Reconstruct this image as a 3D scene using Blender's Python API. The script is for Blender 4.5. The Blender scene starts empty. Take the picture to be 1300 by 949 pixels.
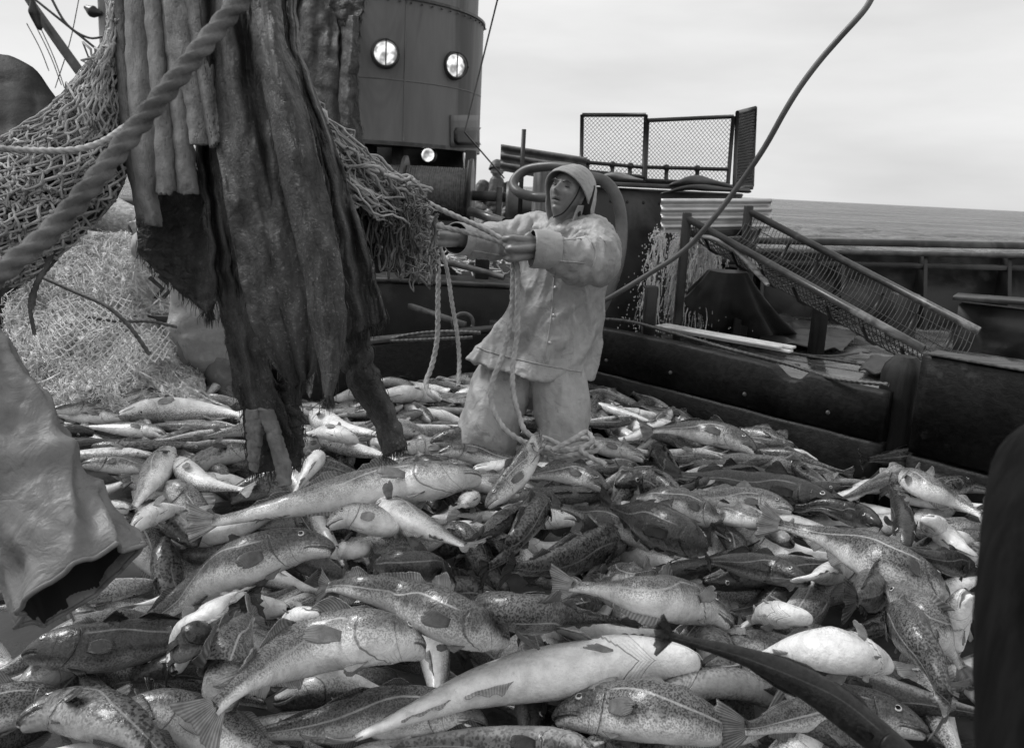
import bpy, math, random
import numpy as np
from mathutils import Vector, Matrix, noise as mnoise
random.seed(7); rng = np.random.default_rng(7)
sc = bpy.context.scene
COL = sc.collection
R_ = math.radians
# ---------------------------------------------------------------- camera
FPX = 1011.0; CX = 650.0; CY = 430.0
PITCH = R_(10.87); ROLL = R_(2.86)
CAM = np.array([0.0, 0.0, 1.6])
FW = np.array([0, math.cos(PITCH), -math.sin(PITCH)])
r0 = np.array([1.0, 0, 0]); u0 = np.array([0, math.sin(PITCH), math.cos(PITCH)])
RT = r0*math.cos(ROLL) + u0*math.sin(ROLL)
UP = u0*math.cos(ROLL) - r0*math.sin(ROLL)
cam_d = bpy.data.cameras.new('camera'); cam = bpy.data.objects.new('camera', cam_d); COL.objects.link(cam)
cam_d.sensor_width = 36; cam_d.lens = 28.0; cam_d.clip_start = 0.05; cam_d.clip_end = 20000
cam_d.shift_y = -44.5/1300
m = Matrix(((RT[0], UP[0], -FW[0], CAM[0]), (RT[1], UP[1], -FW[1], CAM[1]), (RT[2], UP[2], -FW[2], CAM[2]), (0, 0, 0, 1)))
cam.matrix_world = m
sc.camera = cam
cam_d.dof.use_dof = True; cam_d.dof.focus_distance = 2.4; cam_d.dof.aperture_fstop = 7.0
# ---------------------------------------------------------------- world, sun
W = bpy.data.worlds.new("World"); sc.world = W; W.use_nodes = True
nt = W.node_tree; nt.nodes.clear()
sky = nt.nodes.new('ShaderNodeTexSky'); sky.sky_type = 'NISHITA'; sky.sun_disc = False
SUN_EL, SUN_AZ = R_(48), R_(-70)
sky.sun_elevation = SUN_EL; sky.sun_rotation = SUN_AZ; sky.air_density = 1.0; sky.dust_density = 6.0; sky.ozone_density = 1.0
bw = nt.nodes.new('ShaderNodeRGBToBW'); nt.links.new(sky.outputs[0], bw.inputs[0])
tc = nt.nodes.new('ShaderNodeTexCoord'); mp = nt.nodes.new('ShaderNodeMapping'); mp.inputs['Scale'].default_value = (1.2, 1.2, 5.5)
nz = nt.nodes.new('ShaderNodeTexNoise'); nz.inputs['Scale'].default_value = 2.2; nz.inputs['Detail'].default_value = 6; nz.inputs['Roughness'].default_value = .5
nt.links.new(tc.outputs['Generated'], mp.inputs[0]); nt.links.new(mp.outputs[0], nz.inputs['Vector'])
mr = nt.nodes.new('ShaderNodeMapRange'); mr.inputs['From Min'].default_value = .3; mr.inputs['From Max'].default_value = .75
mr.inputs['To Min'].default_value = 7.9; mr.inputs['To Max'].default_value = 5.9          # overcast cloud luminance
nt.links.new(nz.outputs['Fac'], mr.inputs['Value'])
mx = nt.nodes.new('ShaderNodeMix'); mx.data_type = 'FLOAT'; mx.inputs[0].default_value = .86
nt.links.new(bw.outputs[0], mx.inputs[2]); nt.links.new(mr.outputs[0], mx.inputs[3])
bg = nt.nodes.new('ShaderNodeBackground'); bg.inputs['Strength'].default_value = 0.084
out = nt.nodes.new('ShaderNodeOutputWorld')
nt.links.new(mx.outputs[0], bg.inputs['Color']); nt.links.new(bg.outputs[0], out.inputs[0])
sd = bpy.data.lights.new('sun', 'SUN'); sd.energy = 1.5; sd.angle = R_(14); sd.color = (1, 1, 1)
sun = bpy.data.objects.new('sun', sd); COL.objects.link(sun)
# direction towards the sun: azimuth measured like the sky's sun_rotation (from +Y, clockwise)
sdir = Vector((math.sin(SUN_AZ)*math.cos(SUN_EL), math.cos(SUN_AZ)*math.cos(SUN_EL), math.sin(SUN_EL)))
sun.rotation_euler = sdir.to_track_quat('Z', 'Y').to_euler()
sc.view_settings.view_transform = 'Standard'; sc.view_settings.look = 'None'
sc.view_settings.exposure = 0.58; sc.view_settings.gamma = 1.0; sc.view_settings.use_curve_mapping = False
# ---------------------------------------------------------------- placing helpers (real depths in metres)
def P(px, py, d): return CAM + d*(FW + RT*((px-CX)/FPX) + UP*((CY-py)/FPX))
def ray(px, py): return FW + RT*((px-CX)/FPX) + UP*((CY-py)/FPX)
def G(px, py, z):
    r = ray(px, py); return CAM + r*((z-CAM[2])/r[2])
def proj(p):
    q = np.asarray(p)-CAM; d = q@FW
    return CX + FPX*(q@RT)/d, CY - FPX*(q@UP)/d, d
def nrm(a):
    a = np.asarray(a, float); n = np.linalg.norm(a); return a/n if n > 1e-12 else a
def ns(x, y=0., z=0.): return mnoise.noise(Vector((x, y, z)))
def sst(a, b, x):
    t = np.clip((np.asarray(x)-a)/(b-a), 0, 1); return t*t*(3-2*t)
def cat(pts, n=200):
    """Catmull-Rom through the points, resampled evenly"""
    p = np.asarray(pts, float)
    if len(p) > 2:
        q = np.vstack([2*p[0]-p[1], p, 2*p[-1]-p[-2]]); o = []
        for i in range(1, len(q)-2):
            t = np.linspace(0, 1, 16, endpoint=False)[:, None]
            a, b, c, d = q[i-1], q[i], q[i+1], q[i+2]
            o.append(.5*((2*b)+(c-a)*t+(2*a-5*b+4*c-d)*t*t+(3*b-a-3*c+d)*t**3))
        p = np.vstack(o+[q[-2][None]])
    s = np.concatenate([[0], np.cumsum(np.linalg.norm(np.diff(p, axis=0), axis=1))])
    t = np.linspace(0, s[-1], n)
    return np.stack([np.interp(t, s, p[:, k]) for k in range(p.shape[1])], 1)
def plen(p): return float(np.sum(np.linalg.norm(np.diff(p, axis=0), axis=1)))
def frames(p, up=(0, 0, 1)):
    T = np.gradient(p, axis=0); T /= np.linalg.norm(T, axis=1)[:, None]+1e-12
    n = nrm(np.cross(T[0], up)); 
    if np.linalg.norm(np.cross(T[0], up)) < 1e-3: n = nrm(np.cross(T[0], (1, 0, .1)))
    A = [n]
    for i in range(1, len(p)):
        n = A[-1]-T[i]*(A[-1]@T[i]); A.append(nrm(n))
    A = np.array(A); B = np.cross(T, A)
    return T, A, B
# ---------------------------------------------------------------- mesh builder
ORG = {}
def link(o, parent=None): COL.objects.link(o); 
class MB:
    def __init__(s): s.v = []; s.f = []; s.m = []; s.uv = []; s.n = 0
    def add(s, V, F, mat=0, uv=None):
        V = np.asarray(V, float); s.v.append(V)
        s.f.extend([tuple(int(i)+s.n for i in f) for f in F]); s.m.extend([mat]*len(F))
        s.uv.append(np.asarray(uv, float) if uv is not None else np.zeros((len(V), 2))); s.n += len(V)
        return s
    def box(s, c, size, rot=None, mat=0):
        h = np.array(size)/2.; V = np.array([[x, y, z] for x in (-1, 1) for y in (-1, 1) for z in (-1, 1)])*h
        if rot is not None: V = V@np.asarray(rot).T
        return s.add(V+np.asarray(c), [(0, 1, 3, 2), (4, 6, 7, 5), (0, 4, 5, 1), (2, 3, 7, 6), (0, 2, 6, 4), (1, 5, 7, 3)], mat)
    def beam(s, a, b, w, h, up=(0, 0, 1), mat=0):
        """a bar of width w and height h from a to b"""
        a = np.asarray(a, float); b = np.asarray(b, float); t = nrm(b-a); sd_ = nrm(np.cross(t, up)); u = np.cross(sd_, t)
        return s.box((a+b)/2, (np.linalg.norm(b-a), w, h), np.stack([t, sd_, u], 1), mat)
    def hexa(s, bot, top, mat=0):
        return s.add(np.vstack([bot, top]), [(3, 2, 1, 0), (4, 5, 6, 7), (0, 1, 5, 4), (1, 2, 6, 5), (2, 3, 7, 6), (3, 0, 4, 7)], mat)
    def grid(s, A, cu=False, cv=False, mat=0, uv=None):
        """A: (m,n,3)"""
        m_, n_ = A.shape[:2]; F = []
        for i in range(m_ if cu else m_-1):
            for j in range(n_ if cv else n_-1):
                i2, j2 = (i+1) % m_, (j+1) % n_
                F.append((i*n_+j, i2*n_+j, i2*n_+j2, i*n_+j2))
        if uv is None:
            uu, vv = np.meshgrid(np.linspace(0, 1, m_), np.linspace(0, 1, n_), indexing='ij'); uv = np.stack([uu, vv], -1)
        return s.add(A.reshape(-1, 3), F, mat, np.asarray(uv).reshape(-1, 2))
    def tube(s, pts, r, k=8, caps=True, mat=0, n=None, up=(0, 0, 1), flat=1.0):
        p = cat(pts, n) if n else np.asarray(pts, float)
        rr = np.interp(np.linspace(0, 1, len(p)), np.linspace(0, 1, len(r)), r) if np.ndim(r) else np.full(len(p), r)
        T, A, B = frames(p, up); th = np.linspace(0, 2*math.pi, k, endpoint=False)
        ring = p[:, None]+rr[:, None, None]*(np.cos(th)[None, :, None]*A[:, None]+flat*np.sin(th)[None, :, None]*B[:, None])
        base = s.n
        s.grid(ring, cv=True, mat=mat)
        if caps:
            s.f.append(tuple(base+j for j in range(k))[::-1]); s.m.append(mat)
            s.f.append(tuple(base+(len(p)-1)*k+j for j in range(k))); s.m.append(mat)
        return s
    def limb(s, pts, r, k=16, n=24, flat=1.0, up=(0, 0, 1), fold=None, mat=0):
        """tapered limb with round ends"""
        p = cat(pts, n); rr = np.interp(np.linspace(0, 1, n), np.linspace(0, 1, len(r)), r)
        T, A, B = frames(p, up)
        pre = [p[0]-T[0]*rr[0]*math.sin(a) for a in (1.45, 1.1, .6)]; prr = [rr[0]*math.cos(a) for a in (1.45, 1.1, .6)]
        post = [p[-1]+T[-1]*rr[-1]*math.sin(a) for a in (.6, 1.1, 1.45)]; por = [rr[-1]*math.cos(a) for a in (.6, 1.1, 1.45)]
        p = np.vstack([pre, p, post]); rr = np.concatenate([prr, rr, por])
        A = np.vstack([[A[0]]*3, A, [A[-1]]*3]); B = np.vstack([[B[0]]*3, B, [B[-1]]*3])
        th = np.linspace(0, 2*math.pi, k, endpoint=False)
        ring = np.cos(th)[None, :, None]*A[:, None]+flat*np.sin(th)[None, :, None]*B[:, None]
        R = np.repeat(rr[:, None], k, 1)
        if fold is not None: R = R*(1+fold(np.linspace(0, 1, len(p))[:, None], th[None, :]))
        ring = p[:, None]+R[..., None]*ring
        base = s.n; s.grid(ring, cv=True, mat=mat)
        s.f.append(tuple(base+j for j in range(k))[::-1]); s.m.append(mat)
        s.f.append(tuple(base+(len(p)-1)*k+j for j in range(k))); s.m.append(mat)
        return s
    def ball(s, c, r, k=16, m_=10, rot=None, mat=0):
        r = np.ones(3)*r; V = [];
        for i in range(m_+1):
            a = math.pi*i/m_
            for j in range(k):
                b = 2*math.pi*j/k; V.append((math.sin(a)*math.cos(b)*r[0], math.sin(a)*math.sin(b)*r[1], math.cos(a)*r[2]))
        V = np.array(V).reshape(m_+1, k, 3)
        if rot is not None: V = V@np.asarray(rot).T
        uu = np.repeat(np.linspace(0, 1, m_+1)[:, None], k, 1); uv = np.stack([uu, uu], -1)
        return s.grid(V+np.asarray(c), cv=True, mat=mat, uv=uv)
    def rope(s, pts, Rr, pitch=None, mat=0, k=15, step=None, smooth=True, sag=0):
        """three-strand laid rope"""
        p0 = cat(pts, 120) if smooth else np.asarray(pts, float); L = plen(p0)
        pitch = pitch or Rr*7.5; step = step or pitch/11.; n = max(4, int(L/step)); p = cat(p0, n) if len(p0) < 3 else None
        sarc = np.concatenate([[0], np.cumsum(np.linalg.norm(np.diff(p0, axis=0), axis=1))]); t = np.linspace(0, L, n)
        p = np.stack([np.interp(t, sarc, p0[:, q]) for q in range(3)], 1)
        T, A, B = frames(p); th = np.linspace(0, 2*math.pi, k, endpoint=False)
        ph = 2*math.pi*t/pitch; al = (th[None, :]-ph[:, None]) % (2*math.pi/3) - math.pi/3
        a, rs = .50*Rr, .50*Rr; rr = a*np.cos(al)+np.sqrt(np.maximum(rs**2-(a*np.sin(al))**2, 0))
        ring = p[:, None]+rr[..., None]*(np.cos(th)[None, :, None]*A[:, None]+np.sin(th)[None, :, None]*B[:, None])
        base = s.n; s.grid(ring, cv=True, mat=mat)
        s.f.append(tuple(base+j for j in range(k))[::-1]); s.m.append(mat)
        s.f.append(tuple(base+(n-1)*k+j for j in range(k))); s.m.append(mat)
        return s
    def mesh(s, name):
        V = np.vstack(s.v); me = bpy.data.meshes.new(name); me.from_pydata(V.tolist(), [], s.f)
        UV = np.vstack(s.uv); ul = me.uv_layers.new(name='UVMap')
        li = np.empty(len(me.loops), dtype=np.int32); me.loops.foreach_get('vertex_index', li)
        ul.data.foreach_set('uv', UV[li].ravel())
        me.polygons.foreach_set('material_index', np.array(s.m, dtype=np.int32))
        return me, V
    def build(s, name, mats, parent=None, smooth=True, bevel=0, label=None, cat_=None, group=None, kind=None, origin=None, solid=0, subsurf=0, sharp=None):
        me, V = s.mesh(name)
        org = np.array(origin) if origin is not None else np.array([(V[:, 0].min()+V[:, 0].max())/2, (V[:, 1].min()+V[:, 1].max())/2, V[:, 2].min()])
        co = V-org; me.vertices.foreach_set('co', co.ravel())
        if not isinstance(mats, (list, tuple)): mats = [mats]
        for q in mats: me.materials.append(q)
        me.polygons.foreach_set('use_smooth', np.full(len(me.polygons), bool(smooth)))
        me.update()
        if sharp: me.set_sharp_from_angle(angle=R_(sharp))
        o = bpy.data.objects.new(name, me); COL.objects.link(o); put(o, org, parent)
        if solid: q = o.modifiers.new('solid', 'SOLIDIFY'); q.thickness = solid; q.offset = 0
        if bevel: q = o.modifiers.new('bevel', 'BEVEL'); q.width = bevel; q.segments = 2; q.limit_method = 'ANGLE'
        if subsurf: q = o.modifiers.new('sub', 'SUBSURF'); q.levels = subsurf; q.render_levels = subsurf
        if label: tag(o, label, cat_, group)
        elif group: o['group'] = group
        if kind: o['kind'] = kind
        return o
def put(o, org, parent=None):
    org = np.asarray(org, float); ORG[o.name] = org
    if parent is not None:
        o.parent = parent; o.location = Vector(org-ORG[parent.name])
    else: o.location = Vector(org)
def tag(o, label, cat_=None, group=None):
    o['label'] = label
    if cat_: o['category'] = cat_
    if group: o['group'] = group
    return o
def empty(name, loc, label, cat_, group=None):
    o = bpy.data.objects.new(name, None); COL.objects.link(o); o.empty_display_size = .1
    put(o, loc); return tag(o, label, cat_, group)
def fuse(mb, voxel=.006, smooth=4, fac=.5):
    """weld overlapping closed shapes into one continuous surface; returns a new MB"""
    me, V = mb.mesh('tmp'); o = bpy.data.objects.new('tmp', me); COL.objects.link(o)
    r = o.modifiers.new('r', 'REMESH'); r.mode = 'VOXEL'; r.voxel_size = voxel; r.adaptivity = 0
    if smooth: q = o.modifiers.new('s', 'SMOOTH'); q.iterations = smooth; q.factor = fac
    dg = bpy.context.evaluated_depsgraph_get(); me2 = bpy.data.meshes.new_from_object(o.evaluated_get(dg))
    nv = len(me2.vertices); A = np.empty(nv*3); me2.vertices.foreach_get('co', A)
    F = [tuple(p.vertices) for p in me2.polygons]
    bpy.data.objects.remove(o); bpy.data.meshes.remove(me2); bpy.data.meshes.remove(me)
    w = MB(); w.add(A.reshape(-1, 3), F); return w
def crumple(mb, amp, sc_, axis=(1, 1, 1), seed=0, mask=None):
    """press creases into a cloth surface along its normals"""
    V = np.vstack(mb.v); F = np.array([f if len(f) == 4 else tuple(f)+(f[-1],) for f in mb.f]); N = np.zeros_like(V)
    n_ = np.cross(V[F[:, 2]]-V[F[:, 0]], V[F[:, 3]]-V[F[:, 1]])
    for k in range(4): np.add.at(N, F[:, k], n_)
    N /= np.linalg.norm(N, axis=1)[:, None]+1e-12; o = np.zeros(len(V)); ax = np.array(axis)*sc_
    for i, p in enumerate(V*ax):
        a = ns(p[0]+seed, p[1], p[2]); b = ns(p[0]*2.3, p[1]*2.3+seed, p[2]*2.3); o[i] = max(0, 1-4.5*abs(a))*1.0+.45*max(0, 1-4*abs(b))+.5*a
    if mask is not None: o *= mask(V)
    mb.v = [V+N*(o*amp)[:, None]]; return mb
# ---------------------------------------------------------------- materials (all neutral: the photograph is black and white)
def g4(g): return (g, g, g, 1)
class NT:
    def __init__(s, name):
        s.m = bpy.data.materials.new(name); s.m.use_nodes = True; s.t = s.m.node_tree; s.t.nodes.clear()
        s.out = s.n('ShaderNodeOutputMaterial'); s.b = s.n('ShaderNodeBsdfPrincipled'); s.l(s.b.outputs[0], s.out.inputs[0])
    def n(s, k, **kw):
        q = s.t.nodes.new(k)
        for a, b in kw.items(): setattr(q, a, b)
        return q
    def l(s, a, b): s.t.links.new(a, b)
    def val(s, a, sock):
        if isinstance(a, (int, float)): sock.default_value = a
        else: s.l(a, sock)
    def math(s, op, a, b=0., c=None, clamp=False):
        q = s.n('ShaderNodeMath', operation=op, use_clamp=clamp); s.val(a, q.inputs[0]); s.val(b, q.inputs[1])
        if c is not None: s.val(c, q.inputs[2])
        return q.outputs[0]
    def mr(s, x, a, b, c=0., d=1., smooth=True):
        q = s.n('ShaderNodeMapRange', interpolation_type='SMOOTHSTEP' if smooth else 'LINEAR')
        s.val(x, q.inputs['Value']); s.val(a, q.inputs['From Min']); s.val(b, q.inputs['From Max']); s.val(c, q.inputs['To Min']); s.val(d, q.inputs['To Max'])
        return q.outputs[0]
    def mix(s, f, a, b):
        q = s.n('ShaderNodeMix', data_type='FLOAT'); s.val(f, q.inputs[0]); s.val(a, q.inputs[2]); s.val(b, q.inputs[3]); return q.outputs[0]
    def co(s, kind='Object', scale=(1, 1, 1), rot=(0, 0, 0)):
        t = s.n('ShaderNodeTexCoord'); q = s.n('ShaderNodeMapping'); q.inputs['Scale'].default_value = scale; q.inputs['Rotation'].default_value = rot
        s.l(t.outputs[kind], q.inputs[0]); return q.outputs[0]
    def noise(s, vec, scale, detail=4, rough=.55, dist=0.):
        q = s.n('ShaderNodeTexNoise'); s.l(vec, q.inputs['Vector']); q.inputs['Scale'].default_value = scale
        q.inputs['Detail'].default_value = detail; q.inputs['Roughness'].default_value = rough; q.inputs['Distortion'].default_value = dist
        return q.outputs['Fac']
    def vor(s, vec, scale, feature='F1', out='Distance'):
        q = s.n('ShaderNodeTexVoronoi', feature=feature); s.l(vec, q.inputs['Vector']); q.inputs['Scale'].default_value = scale; return q.outputs[out]
    def bump(s, h, strength=.5, dist=.01, prev=None):
        q = s.n('ShaderNodeBump'); q.inputs['Strength'].default_value = strength; q.inputs['Distance'].default_value = dist
        s.l(h, q.inputs['Height'])
        if prev is not None: s.l(prev, q.inputs['Normal'])
        return q.outputs[0]
    def setb(s, **kw):
        for a, b in kw.items():
            k = {'spec': 'Specular IOR Level', 'rough': 'Roughness', 'metal': 'Metallic', 'coat': 'Coat Weight', 'crough': 'Coat Roughness', 'trans': 'Transmission Weight', 'ior': 'IOR'}.get(a, a)
            s.val(b, s.b.inputs[k])
        return s
    def color(s, v): s.l(v, s.b.inputs['Base Color']) if not isinstance(v, (int, float)) else setattr(s.b.inputs['Base Color'], 'default_value', g4(v))
def mat(name, c0, c1, scale=6, rough=.6, rvar=.15, bump=.4, bscale=40, bdist=.004, metal=0, spec=.5, stain=None, stretch=(1, 1, 1), coat=0, lo=.35, hi=.68):
    t = NT(name); v = t.co('Object', stretch)
    n1 = t.noise(v, scale, 6, .6); base = t.mr(n1, lo, hi, c0, c1)
    if stain is not None:
        n3 = t.noise(v, scale*.45, 5, .65, .6); base = t.mix(t.mr(n3, .52, .66), base, stain)
    t.color(base)
    n2 = t.noise(v, bscale, 5, .6)
    t.setb(rough=t.mr(n1, .3, .7, max(.05, rough-rvar), rough+rvar), metal=metal, spec=spec, coat=coat)
    if bump: t.l(t.bump(n2, bump, bdist), t.b.inputs['Normal'])
    return t.m
# ---------------------------------------------------------------- materials
M = {}
M['deck'] = mat('wet_deck', .02, .07, 3, .3, .15, .4, 25)
M['wetdeck'] = mat('glossy_wet_deck', .06, .22, 4, .16, .08, .5, 18, .006, stain=.3)
def wood(name, c0, c1, rough=.45, st=(1, 14, 14), rot=(0, 0, 0), bump=.6, stain=None):
    t = NT(name); v = t.co('Object', st, rot); n1 = t.noise(v, 3, 7, .65, .4); n2 = t.noise(t.co('Object'), 2.2, 5, .6)
    base = t.mix(t.mr(n2, .35, .7), c0, c1); base = t.math('MULTIPLY', base, t.mr(n1, .3, .7, .45, 1.35))
    if stain is not None: base = t.mix(t.mr(t.noise(t.co('Object'), 7, 5, .7), .6, .7), base, stain)
    t.color(base); t.setb(rough=t.mr(n2, .3, .7, rough-.05, rough+.22), spec=.28); t.l(t.bump(n1, bump, .006), t.b.inputs['Normal']); return t.m
M['board'] = wood('wet_tarred_board', .007, .02, .38, rot=(0, 0, R_(-45)), stain=.035)
M['boardedge'] = wood('worn_board', .05, .12, .5)
M['post'] = wood('dark_post_wood', .01, .03, .5, st=(10, 10, 1))
t = NT('near_post_wood'); t.color(t.mr(t.noise(t.co('Object', (8, 8, 1)), 9, 5, .6), .3, .7, .004, .012)); t.setb(rough=.9, spec=.12); M['nearpost'] = t.m
M['wood'] = wood('weathered_wood', .12, .25, .6, st=(12, 12, 1))
M['plank'] = wood('grey_plank', .22, .36, .6, st=(1, 10, 16))
M['black'] = mat('black_painted_steel', .012, .03, 5, .4, .1, .3, 30, stain=.06)
M['steel'] = mat('grey_painted_steel', .12, .18, 2.6, .5, .1, .35, 9, .008, stain=.075, stretch=(1, 1, .18))
M['steeldark'] = mat('dark_steel', .03, .07, 6, .42, .1, .4, 40, stain=.12)
M['rust'] = mat('rusty_iron', .05, .13, 10, .6, .12, .5, 60, .003)
M['pipe'] = mat('pipe_rail_paint', .03, .07, 7, .38, .1, .3, 60, .002, stain=.2)
M['galv'] = mat('galvanised_sheet', .42, .62, 4, .4, .12, .2, 30, .002, metal=.35, stain=.28)
M['bright'] = mat('aluminium_sheet', .75, .85, 4, .35, .1, .1, 30, .002, stain=.5)
M['hose'] = mat('rubber_hose', .07, .13, 5, .45, .1, .3, 60, .002)
M['wire'] = mat('steel_wire_rope', .05, .12, 30, .5, .1, .5, 200, .001)
M['rope'] = mat('laid_rope', .30, .46, 25, .9, .05, .7, 260, .0015, spec=.15)
M['bigrope'] = mat('heavy_wet_rope', .09, .19, 18, .8, .08, .9, 300, .002, spec=.25)
M['twine'] = mat('heavy_net_twine', .28, .52, 9, .9, .05, .6, 250, .001, spec=.15)
M['twinedark'] = mat('wet_net_twine', .09, .33, 5, .85, .05, .6, 250, .001, spec=.2)
M['netwhite'] = mat('white_net_twine', .65, .85, 6, .85, .05, .3, 200, .001, spec=.2)
M['netbed'] = mat('packed_white_net', .4, .75, 30, .9, .05, 1, 90, .02, spec=.1)
M['canvas'] = mat('black_canvas', .03, .07, 5, .5, .1, .5, 60, .002)
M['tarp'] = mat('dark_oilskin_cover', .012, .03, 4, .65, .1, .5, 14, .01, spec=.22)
def oilskin(name, c0, c1, dark, rough=.55):
    t = NT(name); o = t.co('Object'); n1 = t.noise(o, 5, 6, .65); n2 = t.noise(o, 11, 7, .72, .8); n3 = t.noise(t.co('Object', (1, 1, .22)), 9, 5, .6)
    base = t.mr(n1, .32, .68, c0, c1); base = t.mix(t.mr(n2, .56, .70, 0, .75), base, dark); base = t.mix(t.mr(n3, .58, .72, 0, .5), base, c1*1.15)
    t.color(base); t.setb(rough=t.mr(n2, .4, .65, rough-.12, rough+.15), spec=.5)
    w = t.noise(o, 16, 4, .5, 1.2); f = t.noise(o, 60, 5, .6)
    w2 = t.noise(t.co('Object', (1, 1, .6)), 26, 5, .6, 1.5); w2 = t.math('ABSOLUTE', t.math('SUBTRACT', w2, .5))
    t.l(t.bump(f, .35, .002, t.bump(w2, .28, .010, t.bump(w, .6, .012))), t.b.inputs['Normal']); return t.m
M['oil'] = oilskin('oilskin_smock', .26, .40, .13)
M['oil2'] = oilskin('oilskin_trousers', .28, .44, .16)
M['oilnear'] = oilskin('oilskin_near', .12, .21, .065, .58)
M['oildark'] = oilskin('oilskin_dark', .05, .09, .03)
M['inside'] = mat('garment_inside', .008, .014, 5, .9, .05, 0)
M['skin'] = mat('weathered_skin', .16, .25, 12, .42, .08, .3, 120, .0015, lo=.3, hi=.7)
M['suede'] = mat('pale_suede_hide', .17, .27, 12, .9, .05, .9, 170, .003, spec=.15, stain=.12)
def hidemat(name, c0, c1, fleck):
    t = NT(name); o = t.co('Object'); st = t.co('Object', (1, 1, .3)); n1 = t.noise(st, 8, 7, .65, .5); n2 = t.noise(o, 110, 5, .7); n3 = t.noise(o, 38, 6, .7, .7)
    base = t.mr(n1, .32, .68, c0, c1); base = t.mix(t.math('MULTIPLY', t.mr(n2, .56, .68), t.mr(n1, .42, .6)), base, fleck)  # pale flecks: wet speckle highlights mixed into the hide colour
    t.color(base); t.setb(rough=t.mr(n3, .35, .65, .32, .7))
    t.l(t.bump(n2, .8, .003, t.bump(n3, .8, .008)), t.b.inputs['Normal']); return t.m
M['hide'] = hidemat('wet_hide', .018, .045, .12)
M['hidemid'] = hidemat('damp_hide', .026, .062, .22)
M['hairy'] = hidemat('hairy_hide', .012, .06, .2)
t = NT('water_spray'); t.color(.9); t.setb(rough=.05, trans=.55, ior=1.33, spec=.8); M['water'] = t.m
t = NT('sea_water'); o = t.co('Object', (1, 1.6, 1)); a = t.noise(o, .55, 6, .62, .4); b = t.noise(t.co('Object', (.5, 1.6, 1)), .16, 4, .6); c = t.noise(o, .02, 3, .5)
t.color(t.mr(c, .35, .65, .04, .07)); t.setb(rough=t.mr(t.noise(t.co('Object', (.3, 1.5, 1)), .05, 6, .65), .35, .65, .08, .34), spec=.35)
t.l(t.bump(a, 1, 1.1, t.bump(b, 1, 5.0)), t.b.inputs['Normal']); M['sea'] = t.m
t = NT('lamp_glass'); t.color(.45); t.setb(rough=.15)
l = t.noise(t.co('Object'), 14, 1, .5); t.l(t.mr(l, .3, .62, .12, .75), t.b.inputs['Emission Strength']); t.b.inputs['Emission Color'].default_value = (1, 1, 1, 1); M['lamp'] = t.m
t = NT('steel_mesh_dark'); t.color(.04); t.setb(rough=.5); M['meshwire'] = t.m

# ---------------------------------------------------------------- setting: sea, deck
def struct(mb, name, m_, **kw): return mb.build(name, m_, kind='structure', **kw)
mb = MB()
xs = np.concatenate([np.linspace(-6000, -60, 12), np.linspace(-40, 60, 120), np.linspace(80, 6000, 12)])
ys = np.concatenate([np.linspace(-300, 6, 4), np.linspace(8, 120, 150), np.linspace(125, 9000, 40)])
A = np.zeros((len(xs), len(ys), 3))
for i, x in enumerate(xs):
    for j, y in enumerate(ys):
        z = -2.0
        if abs(x) < 70 and y < 122: z += .22*ns(x*.25, y*.5)+.10*ns(x*.9, y*1.5, 4)
        A[i, j] = (x, y, z)
mb.grid(A); struct(mb, 'sea', M['sea'])
mb = MB(); mb.box((0.8, 8.5, -.06), (9.4, 21, .12)); struct(mb, 'deck', M['deck'])

# frame of the ship's working side: the pound board line runs along bd
BA = G(742, 411, .80); BB = G(1132, 492, .80)            # top edge of the long board
bd = nrm(BB-BA); bn = np.array([-bd[1], bd[0], 0]);
if bn[1] < 0: bn = -bn                                   # away from the camera
# raised side deck behind the board, wet
mb = MB()
q = [BA-bd*1.0+bn*.13, BB+bd*1.9+bn*.13, BB+bd*4.5+bn*3.4, BA-bd*1.2+bn*3.4]
top = [np.array([p[0], p[1], .66]) for p in q]; bot = [np.array([p[0], p[1], .02]) for p in q]
mb.hexa(bot, top); struct(mb, 'side_deck', M['wetdeck'], bevel=.01)

# ---------------------------------------------------------------- pound boards
def board_profile(mb, a, b, z0, ztop, thick, n=60, shape=None, rag=.006):
    """a heavy board standing on edge, top edge worn; ztop(t) along its length"""
    A = []
    for i in range(n):
        t_ = i/(n-1); p = a+(b-a)*t_; zt = ztop(t_)+rag*ns(t_*14, 3.3)
        r = .012
        prof = [(-.5, z0), (-.5, zt-r*1.6), (-.5+.12, zt-r*.3), (0, zt+.004*ns(t_*30, 1)), (.5-.12, zt-r*.3), (.5, zt-r*1.6), (.5, z0)]
        A.append([np.array([p[0], p[1], 0])+bn*thick*k+np.array([0, 0, z]) for k, z in prof])
    mb.grid(np.array(A), cv=True)
    m_ = len(prof); o = mb.n-n*m_
    mb.f.append(tuple(o+j for j in range(m_))); mb.m.append(0); mb.f.append(tuple(o+(n-1)*m_+j for j in range(m_))[::-1]); mb.m.append(0)
LB = np.linalg.norm((BB-BA)[:2])
def notch(t_):  # the notch worn in the top of the board near its right end
    x = t_*1.2-.2; return .80 - .045*(sst(.70, .745, x)-sst(.775, .80, x)) + .01*math.sin(x*5)-.01*sst(.8, 1, x)
base = np.array([BA[0], BA[1], 0]); endb = np.array([BB[0], BB[1], 0])
e = empty('pound_board', (base+endb)/2, 'long dark wet timber board walling the fish in, worn notch in its top edge', 'board')
mb = MB(); board_profile(mb, base-bd*.45, endb, .555, notch, .07, 90); mb.build('upper_plank', M['board'], e)
mb = MB(); board_profile(mb, base-bd*.45, endb, .0, lambda t_: .545, .075, 40); mb.build('lower_plank', M['board'], e)
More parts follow.
